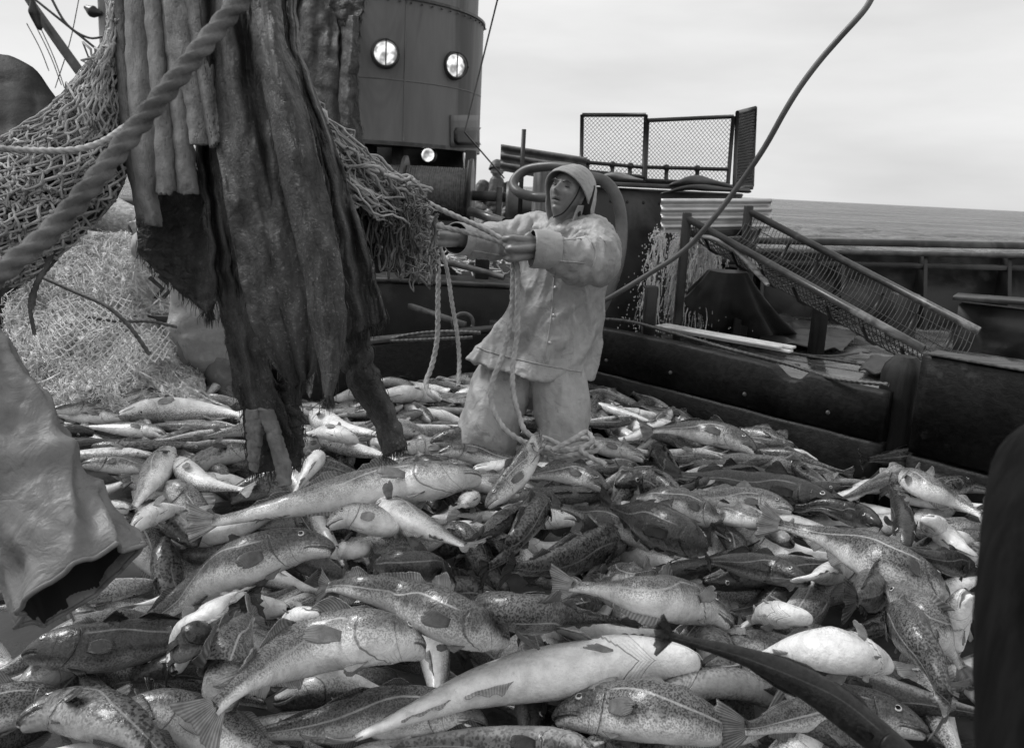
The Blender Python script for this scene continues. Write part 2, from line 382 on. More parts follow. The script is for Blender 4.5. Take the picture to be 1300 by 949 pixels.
# bolts along the face
for t_, z in ((.12, .62), (.37, .64), (.62, .62), (.86, .63)):
    mb = MB(); p = base+(endb-base)*t_-bn*.037; mb.ball(p+np.array([0, 0, z]), (.011, .011, .011), 10, 6); mb.build('bolt', M['rust'], e)
# gate post with the rounded top and the taller board beyond it
def rounded_post(c, w, d, z0, z1, name, m_, label, cat_, rot=None, tilt=(0, 0)):
    mb = MB(); rows = []
    for i in range(26):
        t_ = i/25; z = z0+(z1-z0)*t_; s = 1 if t_ < .9 else math.sqrt(max(.12, 1-((t_-.9)/.1)**2*.75))
        ring = []
        for k in range(20):
            a = 2*math.pi*k/20; x = np.sign(math.cos(a))*abs(math.cos(a))**.45; y = np.sign(math.sin(a))*abs(math.sin(a))**.45
            wob = 1+.03*ns(z*6, k*.5)
            ring.append(np.array([c[0], c[1], z])+bd*x*w*s*wob+bn*y*d*s*wob+np.array([tilt[0], tilt[1], 0])*t_)
        rows.append(ring)
    A = np.array(rows); mb.grid(A, cv=True); mb.f.append(tuple(mb.n-20+j for j in range(20))); mb.m.append(0)
    return mb.build(name, m_, label=label, cat_=cat_, sharp=50)
gp = G(1150, 452, .93); rounded_post((gp[0], gp[1]), .085, .075, 0, .93, 'gate_post', M['post'], 'dark squat wooden post with a rounded top where the long board meets the taller one', 'post')
gp2 = endb+bd*.12
e = empty('pound_board', endb+bd*.8, 'taller black timber board at the right edge of the photo, past the rounded post', 'board')
mb = MB(); board_profile(mb, gp2, gp2+bd*1.7, .545, lambda t_: .985, .085, 40); mb.build('upper_plank', M['board'], e)
mb = MB(); board_profile(mb, gp2, gp2+bd*1.7, 0, lambda t_: .535, .09, 40); mb.build('lower_plank', M['board'], e)
mb = MB(); a = gp2+np.array([0, 0, .988]); mb.box(a+bd*.8, (1.55, .11, .012), np.stack([bd, bn, [0, 0, 1]], 1)); mb.build('cap_rail', M['boardedge'], e, bevel=.004)

# back board across the pound, behind the ropes
pa, pb = G(448, 438, .72), G(640, 418, .72)
e = empty('pound_board', [(pa[0]+pb[0])/2, pa[1], 0], 'low dark board across the back of the fish, behind the hanging ropes', 'board')
mb = MB(); d_ = nrm(pb-pa); pb2 = pb+d_*.9; pa2 = pa-d_*.5
mb.beam([pa2[0], pa2[1], .36], [pb2[0], pb2[1], .36], .08, .72); mb.build('plank', M['board'], e, bevel=.012)
mb = MB(); mb.beam([pa2[0], pa2[1], .735], [pb2[0], pb2[1], .735], .09, .025); mb.build('cap_rail', M['boardedge'], e, bevel=.008)

# near post, out of focus at the right edge
a = P(1290, 960, .62); b = P(1300, 560, .66)
mb = MB(); pts = [P(1308, 1100, .62), P(1306, 800, .64), P(1318, 640, .66), P(1342, 538, .69)]
p = cat(pts, 30); T, Aa, Bb = frames(p); rows = []
for i in range(30):
    r = .034*(1 if i < 25 else math.sqrt(max(.05, 1-((i-25)/4.)**2*.9))); ring = []
    for k in range(20):
        a_ = 2*math.pi*k/20; x = np.sign(math.cos(a_))*abs(math.cos(a_))**.6; y = np.sign(math.sin(a_))*abs(math.sin(a_))**.6
        ring.append(p[i]+r*(1+.08*ns(i*.3, k*.4))*(x*Aa[i]+y*Bb[i]))
    rows.append(ring)
mb.grid(np.array(rows), cv=True); mb.f.append(tuple(mb.n-20+j for j in range(20))); mb.m.append(0)
mb.build('stanchion', M['nearpost'], label='black wooden stanchion close to the lens, out of focus at the bottom right edge', cat_='post')

# ---------------------------------------------------------------- bulwark on the far side
e = empty('bulwark', P(1120, 380, 6.3)*[1, 1, 0]+[0, 0, .66], 'long dark steel bulwark with a pipe rail, between the deck and the sea', 'bulwark')
wa = P(812, 301, 6.5); wb = P(1420, 313, 6.1); wd = nrm((wb-wa)*[1, 1, 0]); wn = np.array([-wd[1], wd[0], 0]); wl = np.linalg.norm((wb-wa)[:2])
def onw(s, z, o=0): return wa*[1, 1, 0]+wd*s+wn*o+np.array([0, 0, z])
slope = (wb[2]-wa[2])/wl
def bul(mb, s0, s1, z0, z1, off, th):   # bar following the sheer
    mb.beam(onw(s0, (z0+z1)/2+slope*s0, off), onw(s1, (z0+z1)/2+slope*s1, off), th, abs(z1-z0))
zt = wa[2]
mb = MB(); bul(mb, -1.5, wl+2, .1, zt-.10, .10, .03); mb.build('plating', M['black'], e)
mb = MB(); bul(mb, -1.5, wl+2, zt-.035, zt+.02, .04, .16); mb.build('top_rail', M['steeldark'], e, bevel=.015)
mb = MB(); mb.tube([onw(-1.2, zt-.085-1.2*slope, -.05), onw(wl+2, zt-.085+slope*(wl+2), -.05)], .02, 10); mb.build('pipe_rail', M['rust'], e)
mb = MB(); bul(mb, -1.5, wl+2, zt-.2, zt-.16, .0, .10); mb.build('stringer', M['black'], e, bevel=.006)
for s in np.arange(.35, wl+1.5, .62):
    mb = MB(); p = onw(s, 0); z1 = zt-.09+slope*s
    mb.hexa([onw(s, .66, -.22), onw(s+.03, .66, -.22), onw(s+.03, .66, .08), onw(s, .66, .08)], [onw(s, z1, -.03), onw(s+.03, z1, -.03), onw(s+.03, z1, .08), onw(s, z1, .08)])
    mb.build('frame_bracket', M['black'], e, bevel=.004)
# small fittings by the bulwark
p = P(1150, 372, 5.7); mb = MB(); mb.box((p[0], p[1], (p[2]+.66)/2), (.17, .12, p[2]-.66)); mb.build('mooring_post', M['steeldark'], label='squat dark mooring post standing before the bulwark', cat_='post', bevel=.012)
pa, pb = P(1212, 376, 5.4), P(1420, 392, 4.9)
e = empty('bench_locker', [(pa[0]+pb[0])/2, pa[1], .66], 'low dark locker lid beside the bulwark at the right edge', 'locker')
mb = MB(); mb.beam(pa, pb, .26, .03); mb.build('lid', M['black'], e, bevel=.008)
mb = MB(); q_ = (pa+pb)/2; mb.beam([pa[0]+.05, pa[1], (pa[2]+.66)/2-.02], [pb[0], pb[1], (pa[2]+.66)/2-.02], .2, pa[2]-.70); mb.build('box', M['black'], e)

# ---------------------------------------------------------------- wheelhouse casing
DC = 9.3
cc = P(462, 180, DC); zb = P(462, 186, DC)[2]; RC = .98*149/FPX*DC
e = empty('superstructure', (cc[0], cc[1]+.2, 0), 'tall rounded grey steel deckhouse front with two round deck lamps', 'deckhouse')
def cyl(mb, r, z0, z1, a0=-200, a1=20, n=64, th=.02):
    A = []
    for k in range(n):
        a = R_(a0+(a1-a0)*k/(n-1)); c = np.array([math.cos(a), math.sin(a), 0])
        A.append([np.array([cc[0], cc[1], z])+c*(r+o) for o, z in ((0, z0), (0, z1), (-th, z1), (-th, z0))])
    mb.grid(np.array(A), cv=True)
zs = P(600, 45, DC)[2]+.06
mb = MB(); cyl(mb, RC, zb, zs); o_ = mb.build('casing', M['steel'], e, sharp=40)
mb = MB(); cyl(mb, RC-.07, zs+.028, zs+4.5); mb.build('upper_casing', M['steel'], e, sharp=40)
mb = MB(); cyl(mb, RC+.02, zs, zs+.026, th=.12); mb.build('flange', M['steeldark'], e, sharp=40)
mb = MB(); cyl(mb, RC+.012, zb-.02, zb+.02, th=.05); mb.build('bottom_rim', M['steeldark'], e, sharp=40)
mb = MB(); mb.box((cc[0]-.5, cc[1]+.55, zb+1), (RC*1.9, 1.0, 2)); 
mb = MB(); mb.grid(np.array([[np.array([cc[0], cc[1], zb+.0])+np.array([math.cos(a), math.sin(a), 0])*r for a in np.linspace(R_(-200), R_(20), 40)] for r in (.02, RC-.015)])); mb.build('floor_plate', M['black'], e)
def oncyl(px, py, r, push=0):
    d = ray(px, py); o = CAM[:2]-cc[:2]; a = d[:2]@d[:2]; b = 2*o@d[:2]; c = o@o-(r+push)**2
    t_ = (-b-math.sqrt(max(0, b*b-4*a*c)))/(2*a); return CAM+d*t_
for px, py in ((489, 68.5), (576, 84)):
    p = oncyl(px, py, RC); nn = nrm(nrm((p-cc)*[1, 1, 0])+.9*nrm((CAM-p)*[1, 1, 0])); s_ = np.cross([0, 0, 1], nn); Rm = np.stack([s_, [0, 0, 1], nn], 1)
    th = np.linspace(0, 2*math.pi, 40, endpoint=False)
    def ring(rr, o): return p+nn*o+rr*(np.cos(th)[:, None]*s_+np.sin(th)[:, None]*np.array([0, 0, 1]))
    mb = MB(); mb.grid(np.array([ring(.145, -.03), ring(.145, .03), ring(.135, .075), ring(.118, .08), ring(.112, .05), ring(.110, -.01)]), cv=True); l_ = mb.build('deck_lamp', M['steeldark'], e, sharp=50)
    mb = MB(); mb.grid(np.array([ring(.112, .03), ring(.085, .052), ring(.045, .062), ring(.004, .066)]), cv=True); mb.build('lamp_glass', M['lamp'], l_)
    mb = MB(); mb.tube([p+nn*.085+np.array([0, 0, .13]), p+nn*.085-np.array([0, 0, .13])], .007, 6); mb.tube([ring(.128, .083)[k] for k in list(range(40))+[0]], .006, 6); mb.build('lamp_guard', M['steeldark'], l_)
for a_ in (-128, -62):   # vertical welds
    c_ = np.array([math.cos(R_(a_)), math.sin(R_(a_)), 0])*(RC+.001); mb = MB(); mb.tube([[cc[0]+c_[0], cc[1]+c_[1], z] for z in np.linspace(zb+.03, zs-.01, 30)], .009, 6); mb.build('weld_seam', M['steel'], e)
mb = MB(); mb.tube([[cc[0]+RC*math.cos(R_(a)), cc[1]+RC*math.sin(R_(a)), zb+.62] for a in range(-170, 0, 4)], .006, 6); mb.build('weld_seam', M['steel'], e)
for k in range(34):
    a = R_(-165+5*k); mb = MB() if k == 0 else mb; mb.ball([cc[0]+(RC+.02)*math.cos(a), cc[1]+(RC+.02)*math.sin(a), zs-.03], (.014, .014, .010), 6, 4)
mb.build('rivet_row', M['steeldark'], e)
# square plate with dark soot patch, low on the right
for (x0, y0, x1, y1, r, m_, nm) in ((572, 146, 608, 187, .012, 'steel', 'access_plate'), (577, 162, 607, 184, .03, 'black', 'fairlead')):
    A = np.array([[oncyl(x0+(x1-x0)*i/8+(3 if nm == 'fairlead' and j in (0, 5) else 0), y0+(y1-y0)*j/5, RC+r) for j in range(6)] for i in range(9)])
    mb = MB(); mb.grid(A); mb.build(nm, M[m_], e, solid=.02)
# supports under it and dark casing behind the winch
for px, py0, py1, w in ((505, 190, 330, 10), (470, 190, 330, 20), (598, 198, 270, 16)):
    a = P(px, py0, DC-.6); b = P(px+6, py1, DC-.6); mb = MB(); mb.beam([a[0], a[1], zb-.01], [a[0], a[1], 0], w/FPX*DC, .12, up=(1, 0, 0)); mb.build('support_leg', M['black'], e, bevel=.01)
mb = MB(); a = P(430, 300, DC+.2); b = P(598, 300, DC+.2); mb.hexa([[a[0], a[1], 0], [b[0]+.12, a[1], 0], [b[0]+.12, a[1]+1.5, 0], [a[0], a[1]+1.5, 0]], [[a[0], a[1], zb+.05], [b[0]-.16, a[1], zb+.05], [b[0]-.16, a[1]+.5, zb+.05], [a[0], a[1]+.5, zb+.05]])
mb.build('bulkhead', M['black'], e)
p = P(545, 197, DC-.75); mb = MB(); mb.ball(p, (.085, .06, .085), 16, 10); hb = mb.build('work_lamp', M['steeldark'], e)
mb = MB(); mb.ball(p+np.array([-.01, -.035, .0]), (.07, .045, .07), 16, 10); mb.build('lamp_glass', M['lamp'], hb)
# stay wire running down to the fairlead and on down
mb = MB(); mb.tube([P(633, -6, 8.0), P(590, 168, 8.3)], .009, 6); mb.tube([P(590, 168, 8.3), P(640, 226, 9.5)], .009, 6)
mb.build('stay_wire', M['steeldark'], label='thin dark wire running down from above to the deckhouse corner', cat_='wire')

# ---------------------------------------------------------------- gallows mast dark behind the hides
e = empty('gallows_mast', P(400, 300, 5.2)*[1, 1, 0], 'broad black steel gallows mast standing behind the hanging hides', 'mast')
mb = MB(); a = P(397, 200, 5.2); mb.box((a[0], a[1], 2.2), (.42, .3, 4.4)); mb.build('column', M['black'], e, bevel=.05)
for px in (362, 431):
    a = P(px, 200, 5.0); mb = MB(); mb.tube([[a[0], a[1], .0], [a[0], a[1], 4.4]], .03, 10); mb.build('guide_pipe', M['steeldark'], e)
# ---------------------------------------------------------------- winch below the deckhouse
DW = 8.0
e = empty('trawl_winch', P(560, 330, DW)*[1, 1, 0], 'trawl winch with wound wire drums under the deckhouse', 'winch')
def disc(mb, c, ax, r, t_, k=36):
    ax = nrm(ax); T = nrm(np.cross(ax, (0, 0, 1))); U = np.cross(T, ax); th = np.linspace(0, 2*math.pi, k, endpoint=False)
    rg = np.cos(th)[:, None]*T+np.sin(th)[:, None]*U
    mb.grid(np.array([c-ax*t_/2+rg*.001, c-ax*t_/2+rg*r*.96, c-ax*t_/2*.8+rg*r, c+ax*t_/2*.8+rg*r, c+ax*t_/2+rg*r*.96, c+ax*t_/2+rg*.001]), cv=True)
wx = nrm(P(600, 240, DW)-P(520, 238, DW)); wx = nrm(wx*[1, 1, 0])
def drum(c, r, w, flange, lab=None):
    mb = MB(); n = int(w/.022); pts = []
    th = np.linspace(0, 2*math.pi, 28, endpoint=False); T = nrm(np.cross(wx, (0, 0, 1))); U = np.cross(T, wx)
    A = []
    for i in range(n*4+1):
        q_ = i/4.; rr = r*(1+.035*abs(math.sin(math.pi*q_))+.02*ns(q_*.7, 5)); A.append(c+wx*(q_/n-.5)*w+rr*(np.cos(th)[:, None]*T+np.sin(th)[:, None]*U))
    mb.grid(np.array(A), cv=True); d = mb.build('wire_drum', M['wire'], e)
    for s in (-1, 1):
        mb = MB(); disc(mb, c+wx*s*(w/2+.02), wx, flange, .035); mb.build('flange', M['steeldark'], d, sharp=40)
c1 = P(556, 246, DW); drum(c1, .26, .62, .36)
c2 = P(490, 243, DW); drum(c2, .26, .34, .36)
mb = MB(); mb.tube([c1-wx*1.2, c1+wx*1.15], .05, 12); mb.build('shaft', M['steeldark'], e)
ch = P(664, 266, DW-.7); mb = MB(); th = np.linspace(0, 2*math.pi, 28, endpoint=False); T = nrm(np.cross(wx, (0, 0, 1))); U = np.cross(T, wx)
A = [ch+wx*x+r*(np.cos(th)[:, None]*T+np.sin(th)[:, None]*U) for x, r in ((-.16, .24), (-.14, .25), (-.1, .2), (0, .13), (.12, .12), (.2, .16), (.27, .2), (.29, .19), (.29, .01))]
mb.grid(np.array(A), cv=True); mb.build('warping_head', M['steeldark'], e, sharp=40)
for x in (-.75, -.02, .62):
    c = c1+wx*x; mb = MB(); mb.hexa([c+wx*a+np.array([0, b, -c1[2]+.0]) for a, b in ((-.03, -.4), (.03, -.4), (.03, .4), (-.03, .4))], [c+wx*a+np.array([0, b, .1]) for a, b in ((-.03, -.12), (.03, -.12), (.03, .12), (-.03, .12))]); mb.build('frame', M['black'], e, bevel=.008)
mb = MB(); mb.beam(c1-wx*1.2+[0, -.42, -.42], c1+wx*1.3+[0, -.42, -.42], .2, .12); mb.build('bed_plate', M['steeldark'], e, bevel=.01)
mb = MB(); mb.beam(c1+wx*.3+[0, -.45, -.1], c1+wx*.34+[0, -.5, .33], .03, .03); mb.build('brake_lever', M['steeldark'], e)
a, b = P(596, 268, 6.2), P(640, 282, 6.0)
mb = MB(); mb.tube([a, b], .035, 14); mb.build('pipe_roller', M['pipe'], label='short bare pipe lying behind the fisherman\'s outstretched sleeve', cat_='pipe')

# dark hatch coaming and clutter between winch and back board
e = empty('hatch_coaming', P(520, 400, 5.9)*[1, 1, 0], 'dark steel hatch coaming with pipe rails behind the hanging ropes', 'hatch')
a, b = P(440, 348, 5.9), P(640, 345, 5.9)
mb = MB(); mb.beam([a[0]-.3, a[1], a[2]/2], [b[0]+.5, b[1], a[2]/2], .6, a[2]); mb.build('coaming', M['black'], e, bevel=.02)
mb = MB(); mb.beam([a[0]-.3, a[1]-.31, a[2]+.01], [b[0]+.5, b[1]-.31, a[2]+.01], .05, .03); mb.build('coaming_edge', M['steeldark'], e, bevel=.01)
mb = MB(); mb.tube([P(470, 312, 5.6), P(560, 331, 5.5), P(640, 352, 5.4)], .022, 10, n=12); mb.build('pipe_rail', M['rust'], e)
for px, h in ((612, .28), (520, .2)):
    p = P(px, 345, 5.7); mb = MB(); mb.box((p[0], p[1], p[2]+h/2-.05), (.1, .08, h)); mb.build('cleat', M['black'], e, bevel=.01)
mb = MB(); rng2 = np.random.default_rng(3)
for k in range(70):
    p = P(rng2.uniform(575, 640), rng2.uniform(322, 338), 5.9+rng2.uniform(-.15, .25)); d = rng2.normal(0, .06, (4, 3)); d[:, 2] *= .4
    mb.tube(p+np.cumsum(d, 0), .006, 4, n=9, caps=False)
mb.build('net_scrap', M['netwhite'], label='scrap of white netting lying on the hatch beyond the fisherman\'s arms', cat_='netting')
# mooring ring and loose rope tail on the back board
th = np.linspace(-.35, math.pi*1.25, 22); c = P(588, 410, 4.45)
mb = MB(); mb.tube([c+.055*np.array([math.cos(a), .25*math.cos(a), math.sin(a)]) for a in th], .011, 8); mb.build('shackle_ring', M['rust'], label='curled iron ring on the low board behind the two hanging ropes', cat_='ring')
mb = MB(); mb.rope([P(470, 436, 4.4), P(520, 425, 4.4), P(560, 421, 4.4), P(610, 422, 4.35)], .011); mb.rope([P(495, 433, 4.35), P(540, 431, 4.35), P(600, 428, 4.35)], .010)
mb.build('loose_rope', M['wire'], label='dark rope tails lying along the low board behind the fisherman', cat_='rope')
mb = MB(); mb.beam(P(520, 388, 4.9), P(590, 412, 4.6), .03, .03); mb.build('iron_bar', M['rust'], label='slanting iron bar behind the hanging ropes', cat_='bar')

# ---------------------------------------------------------------- fender plank, bollard, hose loop
def corr(mb, a, b, h, amp=.012, waves=4, th=.006, dirn=(0, 0, 1), nrml=(0, -1, 0), lean=0):
    """corrugated sheet between the top-edge points a and b, height h downwards, corrugations running lengthwise"""
    a, b = np.asarray(a), np.asarray(b); n = waves*10+1; dirn = nrm(dirn); nrml = nrm(nrml); R = []
    prof = [(i/(n-1), amp*np.clip(1.5*math.sin(2*math.pi*waves*i/(n-1)), -1, 1)) for i in range(n)]
    F_ = [(s, o-th/2) for s, o in prof]+[(s, o+th/2) for s, o in prof[::-1]]
    for t_ in np.linspace(0, 1, 30):
        R.append([a+(b-a)*t_-dirn*s*h+nrml*(o+.006*ns(t_*9, s*3)) for s, o in F_])
    mb.grid(np.array(R), cv=True); k = len(F_)
    mb.f += [tuple(mb.n-30*k+j for j in range(k)), tuple(mb.n-k+j for j in range(k))[::-1]]; mb.m += [0, 0]
e = empty('corrugated_screen', P(690, 200, 5.6)*[1, 1, 0]+[0, 0, 1.0], 'slanted ribbed metal plank on an upright bar, up behind the fisherman\'s head', 'metal sheet')
mb = MB(); corr(mb, P(636, 183, 5.7), P(745, 200, 5.3), .185, .012, 3); mb.build('ribbed_sheet', M['rust'], e)
mb = MB(); a = P(665, 169, 5.45); mb.box((a[0], a[1], a[2]-.35), (.03, .03, .75)); mb.build('upright_bar', M['black'], e)
p = P(682, 218, 5.3); rows = []
mb = MB()
for i in range(30):
    z = 0+(p[2])*i/29; ring = []
    for k in range(44):
        a_ = 2*math.pi*k/44; r = .125*(1+.035*ns(k*.9, z*.5)+.02*ns(k*2., z*3)); ring.append((p[0]+.12+r*1.15*math.cos(a_), p[1]+r*.9*math.sin(a_), z+.01*ns(k*1.1, 3)))
    rows.append(ring)
A = np.array(rows); mb.grid(A, cv=True); mb.f.append(tuple(mb.n-44+j for j in range(44))); mb.m.append(0)
mb.build('wooden_bollard', M['wood'], label='thick weathered wooden post behind the fisherman\'s face, under the hose loop', cat_='post', sharp=60)
mb = MB()
mb.tube([P(730, 214, 4.9), P(700, 211, 5.0), P(668, 216, 5.1), P(652, 231, 5.1), P(658, 244, 5.0), P(680, 250, 4.95), P(706, 250, 4.8), P(735, 252, 4.7)], .031, 14, n=60)
mb.build('suction_hose', M['hose'], label='looped thick rubber hose hung round the wooden post behind the hood', cat_='hose')
mb = MB()
mb.tube([P(748, 225, 4.6), P(768, 231, 4.6), P(783, 252, 4.6), P(789, 285, 4.6), P(786, 325, 4.55), P(775, 362, 4.5), P(760, 395, 4.5), P(740, 410, 4.5)], .036, 14, n=60)
mb.build('suction_hose', M['hose'], label='thick dark hose arching down close behind the fisherman\'s back', cat_='hose')

# ---------------------------------------------------------------- dark tank with the mesh-panel guard on top
tk = empty('fish_tank', P(790, 300, 5.6)*[1, 1, 0]+[0, 0, .66], 'big black riveted tank behind the fisherman, mesh guards standing round its rim', 'tank')
def pl(px, d): return P(px, 0, d)
a, b = P(745, 232, 5.3), P(845, 246, 5.2); c, d = P(838, 316, 5.2), P(752, 330, 5.2)
mb = MB(); back = np.array([.05, 1.0, 0])
f4 = [P(742, 236, 5.3), P(946, 246, 5.5), [P(832, 330, 5.4)[0], P(832, 330, 5.4)[1], .66], [P(748, 350, 5.25)[0], P(748, 350, 5.25)[1], .66]]
f4 = [np.array(x) for x in f4]; mb.hexa([f4[3], f4[2], f4[2]+back, f4[3]+back], [f4[0], f4[1], f4[1]+back, f4[0]+back]); mb.build('shell', M['black'], tk, bevel=.02)
mb = MB(); mb.beam(P(740, 232, 5.25), P(950, 242, 5.45), .07, .03); mb.build('rim', M['steeldark'], tk, bevel=.008)
mb = MB(); mb.beam(P(738, 226, 5.5)+back*.3, P(950, 238, 5.7)+back*.3, .5, .03); mb.build('lid', M['steeldark'], tk, bevel=.01)
for k in range(9):
    q_ = f4[0]+(f4[3]-f4[0])*.05+(f4[1]-f4[0])*(.06+.1*k)+[0, -.005, -.045]; mb = MB(); mb.ball(q_, .011, 8, 6); mb.build('rivet', M['black'], tk)
def panel(corners, mesh_from, label, wire=.0035, cell=.028, tube_r=.014, rail=None):
    """mesh guard: frame tubes, chequered wire; corners tl,tr,br,bl"""
    tl, tr, br, bl = [np.array(x) for x in corners]
    e = empty('mesh_guard', (bl+br)/2, label, 'mesh panel', 'mesh guards round the tank')
    mb = MB()
    for p_, q_ in ((tl, tr), (tr, br), (br, bl), (bl, tl)): mb.tube([p_, q_], tube_r, 8)
    mb.build('frame', M['black'], e)
    mb = MB(); w = np.linalg.norm(tr-tl); h = np.linalg.norm(bl-tl)
    def at(u, v): return (tl*(1-u)+tr*u)*(1-v)+(bl*(1-u)+br*u)*v
    n = int((w+h)/cell)
    for k in range(-int(h/cell)-1, int(w/cell)+1):
        for s in (1, -1):
            # diagonal lines u*w = k*cell + s*v*h
            x0 = k*cell if s > 0 else k*cell+h; pts = []
            v0, v1 = 0., h; 
            xa, xb = x0, x0+s*h
            lo, hi = 0, w; va, vb = 0., 1.
            if s > 0:
                va = max(0, (lo-x0)/h); vb = min(1, (hi-x0)/h)
            else:
                va = max(0, (x0-hi)/h); vb = min(1, (x0-lo)/h)
            if vb-va < .01: continue
            p_ = at((x0+s*va*h)/w, va); q_ = at((x0+s*vb*h)/w, vb); mb.tube([p_, q_], wire*.5, 3, caps=False)
    mb.build('wire_mesh', M['meshwire'], e)
    if rail:
        y0, posts = rail; mb = MB(); mb.tube([at(0, y0), at(1, y0)], tube_r*.9, 8)
        for u in posts: mb.ball(at(u, y0), tube_r*1.7, 8, 6); mb.tube([at(u, y0), at(u, 1.02)], tube_r, 8)
        mb.build('lower_rail', M['black'], e)
    return e
panel([P(739, 146, 5.5), P(820, 146, 5.45), P(817, 225, 5.45), P(738, 217, 5.5)], 0, 'left mesh guard of the three, a plain square over the tank behind the hood', rail=(.84, (.1, .5, .78)))
panel([P(822, 153, 5.45), P(931, 148, 5.5), P(924, 234, 5.5), P(819, 229, 5.45)], 0, 'widest mesh guard, in the middle of the three on the tank', rail=(.78, (.25, .62)))
panel([P(936, 143, 5.5), P(959, 137, 6.0), P(955, 236, 6.0), P(932, 240, 5.5)], 0, 'narrow dark slatted mesh guard at the right end, seen edge on', wire=.009, cell=.04)
# fish-stained canvas scraps on the tank lid
def slab(mb, pts, w, h, seed=0):
    mb.limb(pts, w, k=14, n=20, flat=h, fold=lambda u, t: .18*np.sin(u*9+seed+2*t))
mb = MB(); slab(mb, [P(756, 226, 5.35), P(780, 223, 5.35), P(812, 228, 5.35)], [.03, .05, .02], .45); mb.build('folded_sack', M['plank'], label='pale folded sack on the tank lid right beside the hood', cat_='sack')
mb = MB(); slab(mb, [P(855, 234, 5.3), P(885, 229, 5.3), P(925, 237, 5.3)], [.03, .07, .03], .5, 2); mb.build('folded_sack', M['canvas'], label='dark folded sack on the tank below the widest mesh guard', cat_='sack')
mb = MB(); slab(mb, [P(842, 245, 5.2), P(880, 238, 5.2), P(948, 243, 5.2)], [.02, .05, .03], .4, 1); mb.build('wet_plank', M['black'], label='dark wet plank end between tank and corrugated sheet', cat_='plank')

# ---------------------------------------------------------------- corrugated washer chute with running water
e = empty('corrugated_chute', P(905, 300, 4.9)*[1, 1, 0]+[0, 0, .66], 'pale corrugated metal sheet at the head of the grating, water pouring under it', 'metal sheet')
mb = MB(); corr(mb, P(839, 252, 4.95), P(979, 252, 5.1), .215, .016, 4, dirn=(-.05, .25, 1)); mb.build('ribbed_sheet', M['galv'], e)
mb = MB(); mb.beam(P(876, 296, 4.9), P(950, 294, 5.05), .06, .05); mb.build('support_beam', M['black'], e, bevel=.01)
for px in (846, 958):
    a = P(px, 292, 4.98); mb = MB(); mb.box((a[0], a[1]+.05, (a[2]+.66)/2), (.06, .06, a[2]-.66)); mb.build('leg', M['black'], e, bevel=.008)
# the sloped grating: two round rails, hooped wire bed
tl, tr = P(872, 277, 4.75), P(950, 268, 4.95); bl, br = P(1172, 443, 3.75), P(1243, 420, 4.15)
gr = empty('sloped_grating', (bl+br)/2, 'long sloping wire grating between two round pipe rails, running down to the right', 'grating')
for nm, p_, q_ in (('near', tl, bl), ('far', tr, br)):
    mb = MB(); mb.tube([p_, q_], .021, 14); mb.build('pipe_rail', M['pipe'], gr)
mb = MB(); nr = 62; drop = np.array([0, 0, -.17])
def bedp(u, v): # u along, v across; the bed hangs below the rails like a trough
    p_ = tl+(bl-tl)*u; q_ = tr+(br-tr)*u; c = p_+(q_-p_)*v; return c+drop*(1-abs(2*v-1)**4)*(1 if True else 0)
for i in range(nr):
    u = (i+.5)/nr; mb.tube([bedp(u, v)+np.array([.004*ns(i, v*3), 0, .012*ns(i*.7, v*2)]) for v in np.linspace(0, 1, 13)], .0028, 4, caps=False)
for v in list(np.linspace(.06, .94, 9)):
    mb.tube([bedp(u, v) for u in np.linspace(.01, .99, 20)], .0035, 5, caps=False)
mb.build('wire_bed', M['meshwire'], gr)
for i in range(7):
    u = .08+.14*i; mb = MB()
    for v in (.06, .94):
        p_ = bedp(u, v); 
    mb.tube([bedp(u, v)-np.array([0, 0, .01]) for v in np.linspace(.04, .96, 9)], .009, 6); mb.build('cross_bar', M['black'], gr)
for p_ in (tl, tr):
    mb = MB(); mb.box((p_[0], p_[1], (p_[2]+.66)/2+.015), (.05, .05, p_[2]-.66+.04)); mb.build('leg', M['black'], gr, bevel=.008)
# hose/wire from the upper right sweeping down behind the man
mb = MB(); pts = [P(1112, -14, 3.6), P(1098, 12, 3.6), P(1066, 48, 3.65), P(1040, 78, 3.7), P(1016, 110, 3.75), P(996, 142, 3.8), P(970, 188, 3.9), P(940, 232, 4.0), P(905, 278, 4.1), P(868, 318, 4.2), P(820, 350, 4.3), P(770, 380, 4.4), P(735, 398, 4.5)]
mb.tube(pts, .0145, 10, n=120); mb.build('deck_hose', M['hose'], label='slack black hose sweeping from the top of the sky down behind the fisherman', cat_='hose')
# water: falling sheets broken into strands and drops
def water(name, a, b, n, spread, z1, label, seed, w0=.006, fall=.45):
    r = np.random.default_rng(seed); mb = MB()
    for k in range(n):
        t_ = r.uniform(); p = a+(b-a)*t_+r.normal(0, .012, 3); v = r.normal(0, spread, 3); v[2] = abs(v[2])*.4; v[0] -= spread*.6
        pts = []; t0 = r.uniform(0, .30); T = t0+r.uniform(.015, .10)
        for s in np.linspace(t0, min(T, .37), 9):
            q_ = p+v*s*3+np.array([.012*ns(k, s*30), .012*ns(k+9, s*30), -4.9*s*s])
            if q_[2] < z1: break
            pts.append(q_)
        if len(pts) > 3: mb.tube(pts, [w0*r.uniform(.3, .9), w0*r.uniform(.6, 1.4), w0*.3], 5)
        for _ in range(4):
            s = r.uniform(.05, .37); q_ = p+v*s*4.5+r.normal(0, .02, 3)+np.array([0, 0, -4.9*s*s])
            if q_[2] > z1: mb.ball(q_, (w0*.7, w0*.7, w0*r.uniform(.8, 1.8)), 6, 4)
    return mb.build(name, M['water'], label=label, cat_='water')
water('falling_water', P(866, 298, 5.12), P(905, 300, 5.15), 900, .09, .68, 'broad splashing curtain of water falling below the corrugated sheet', 5, .0042)
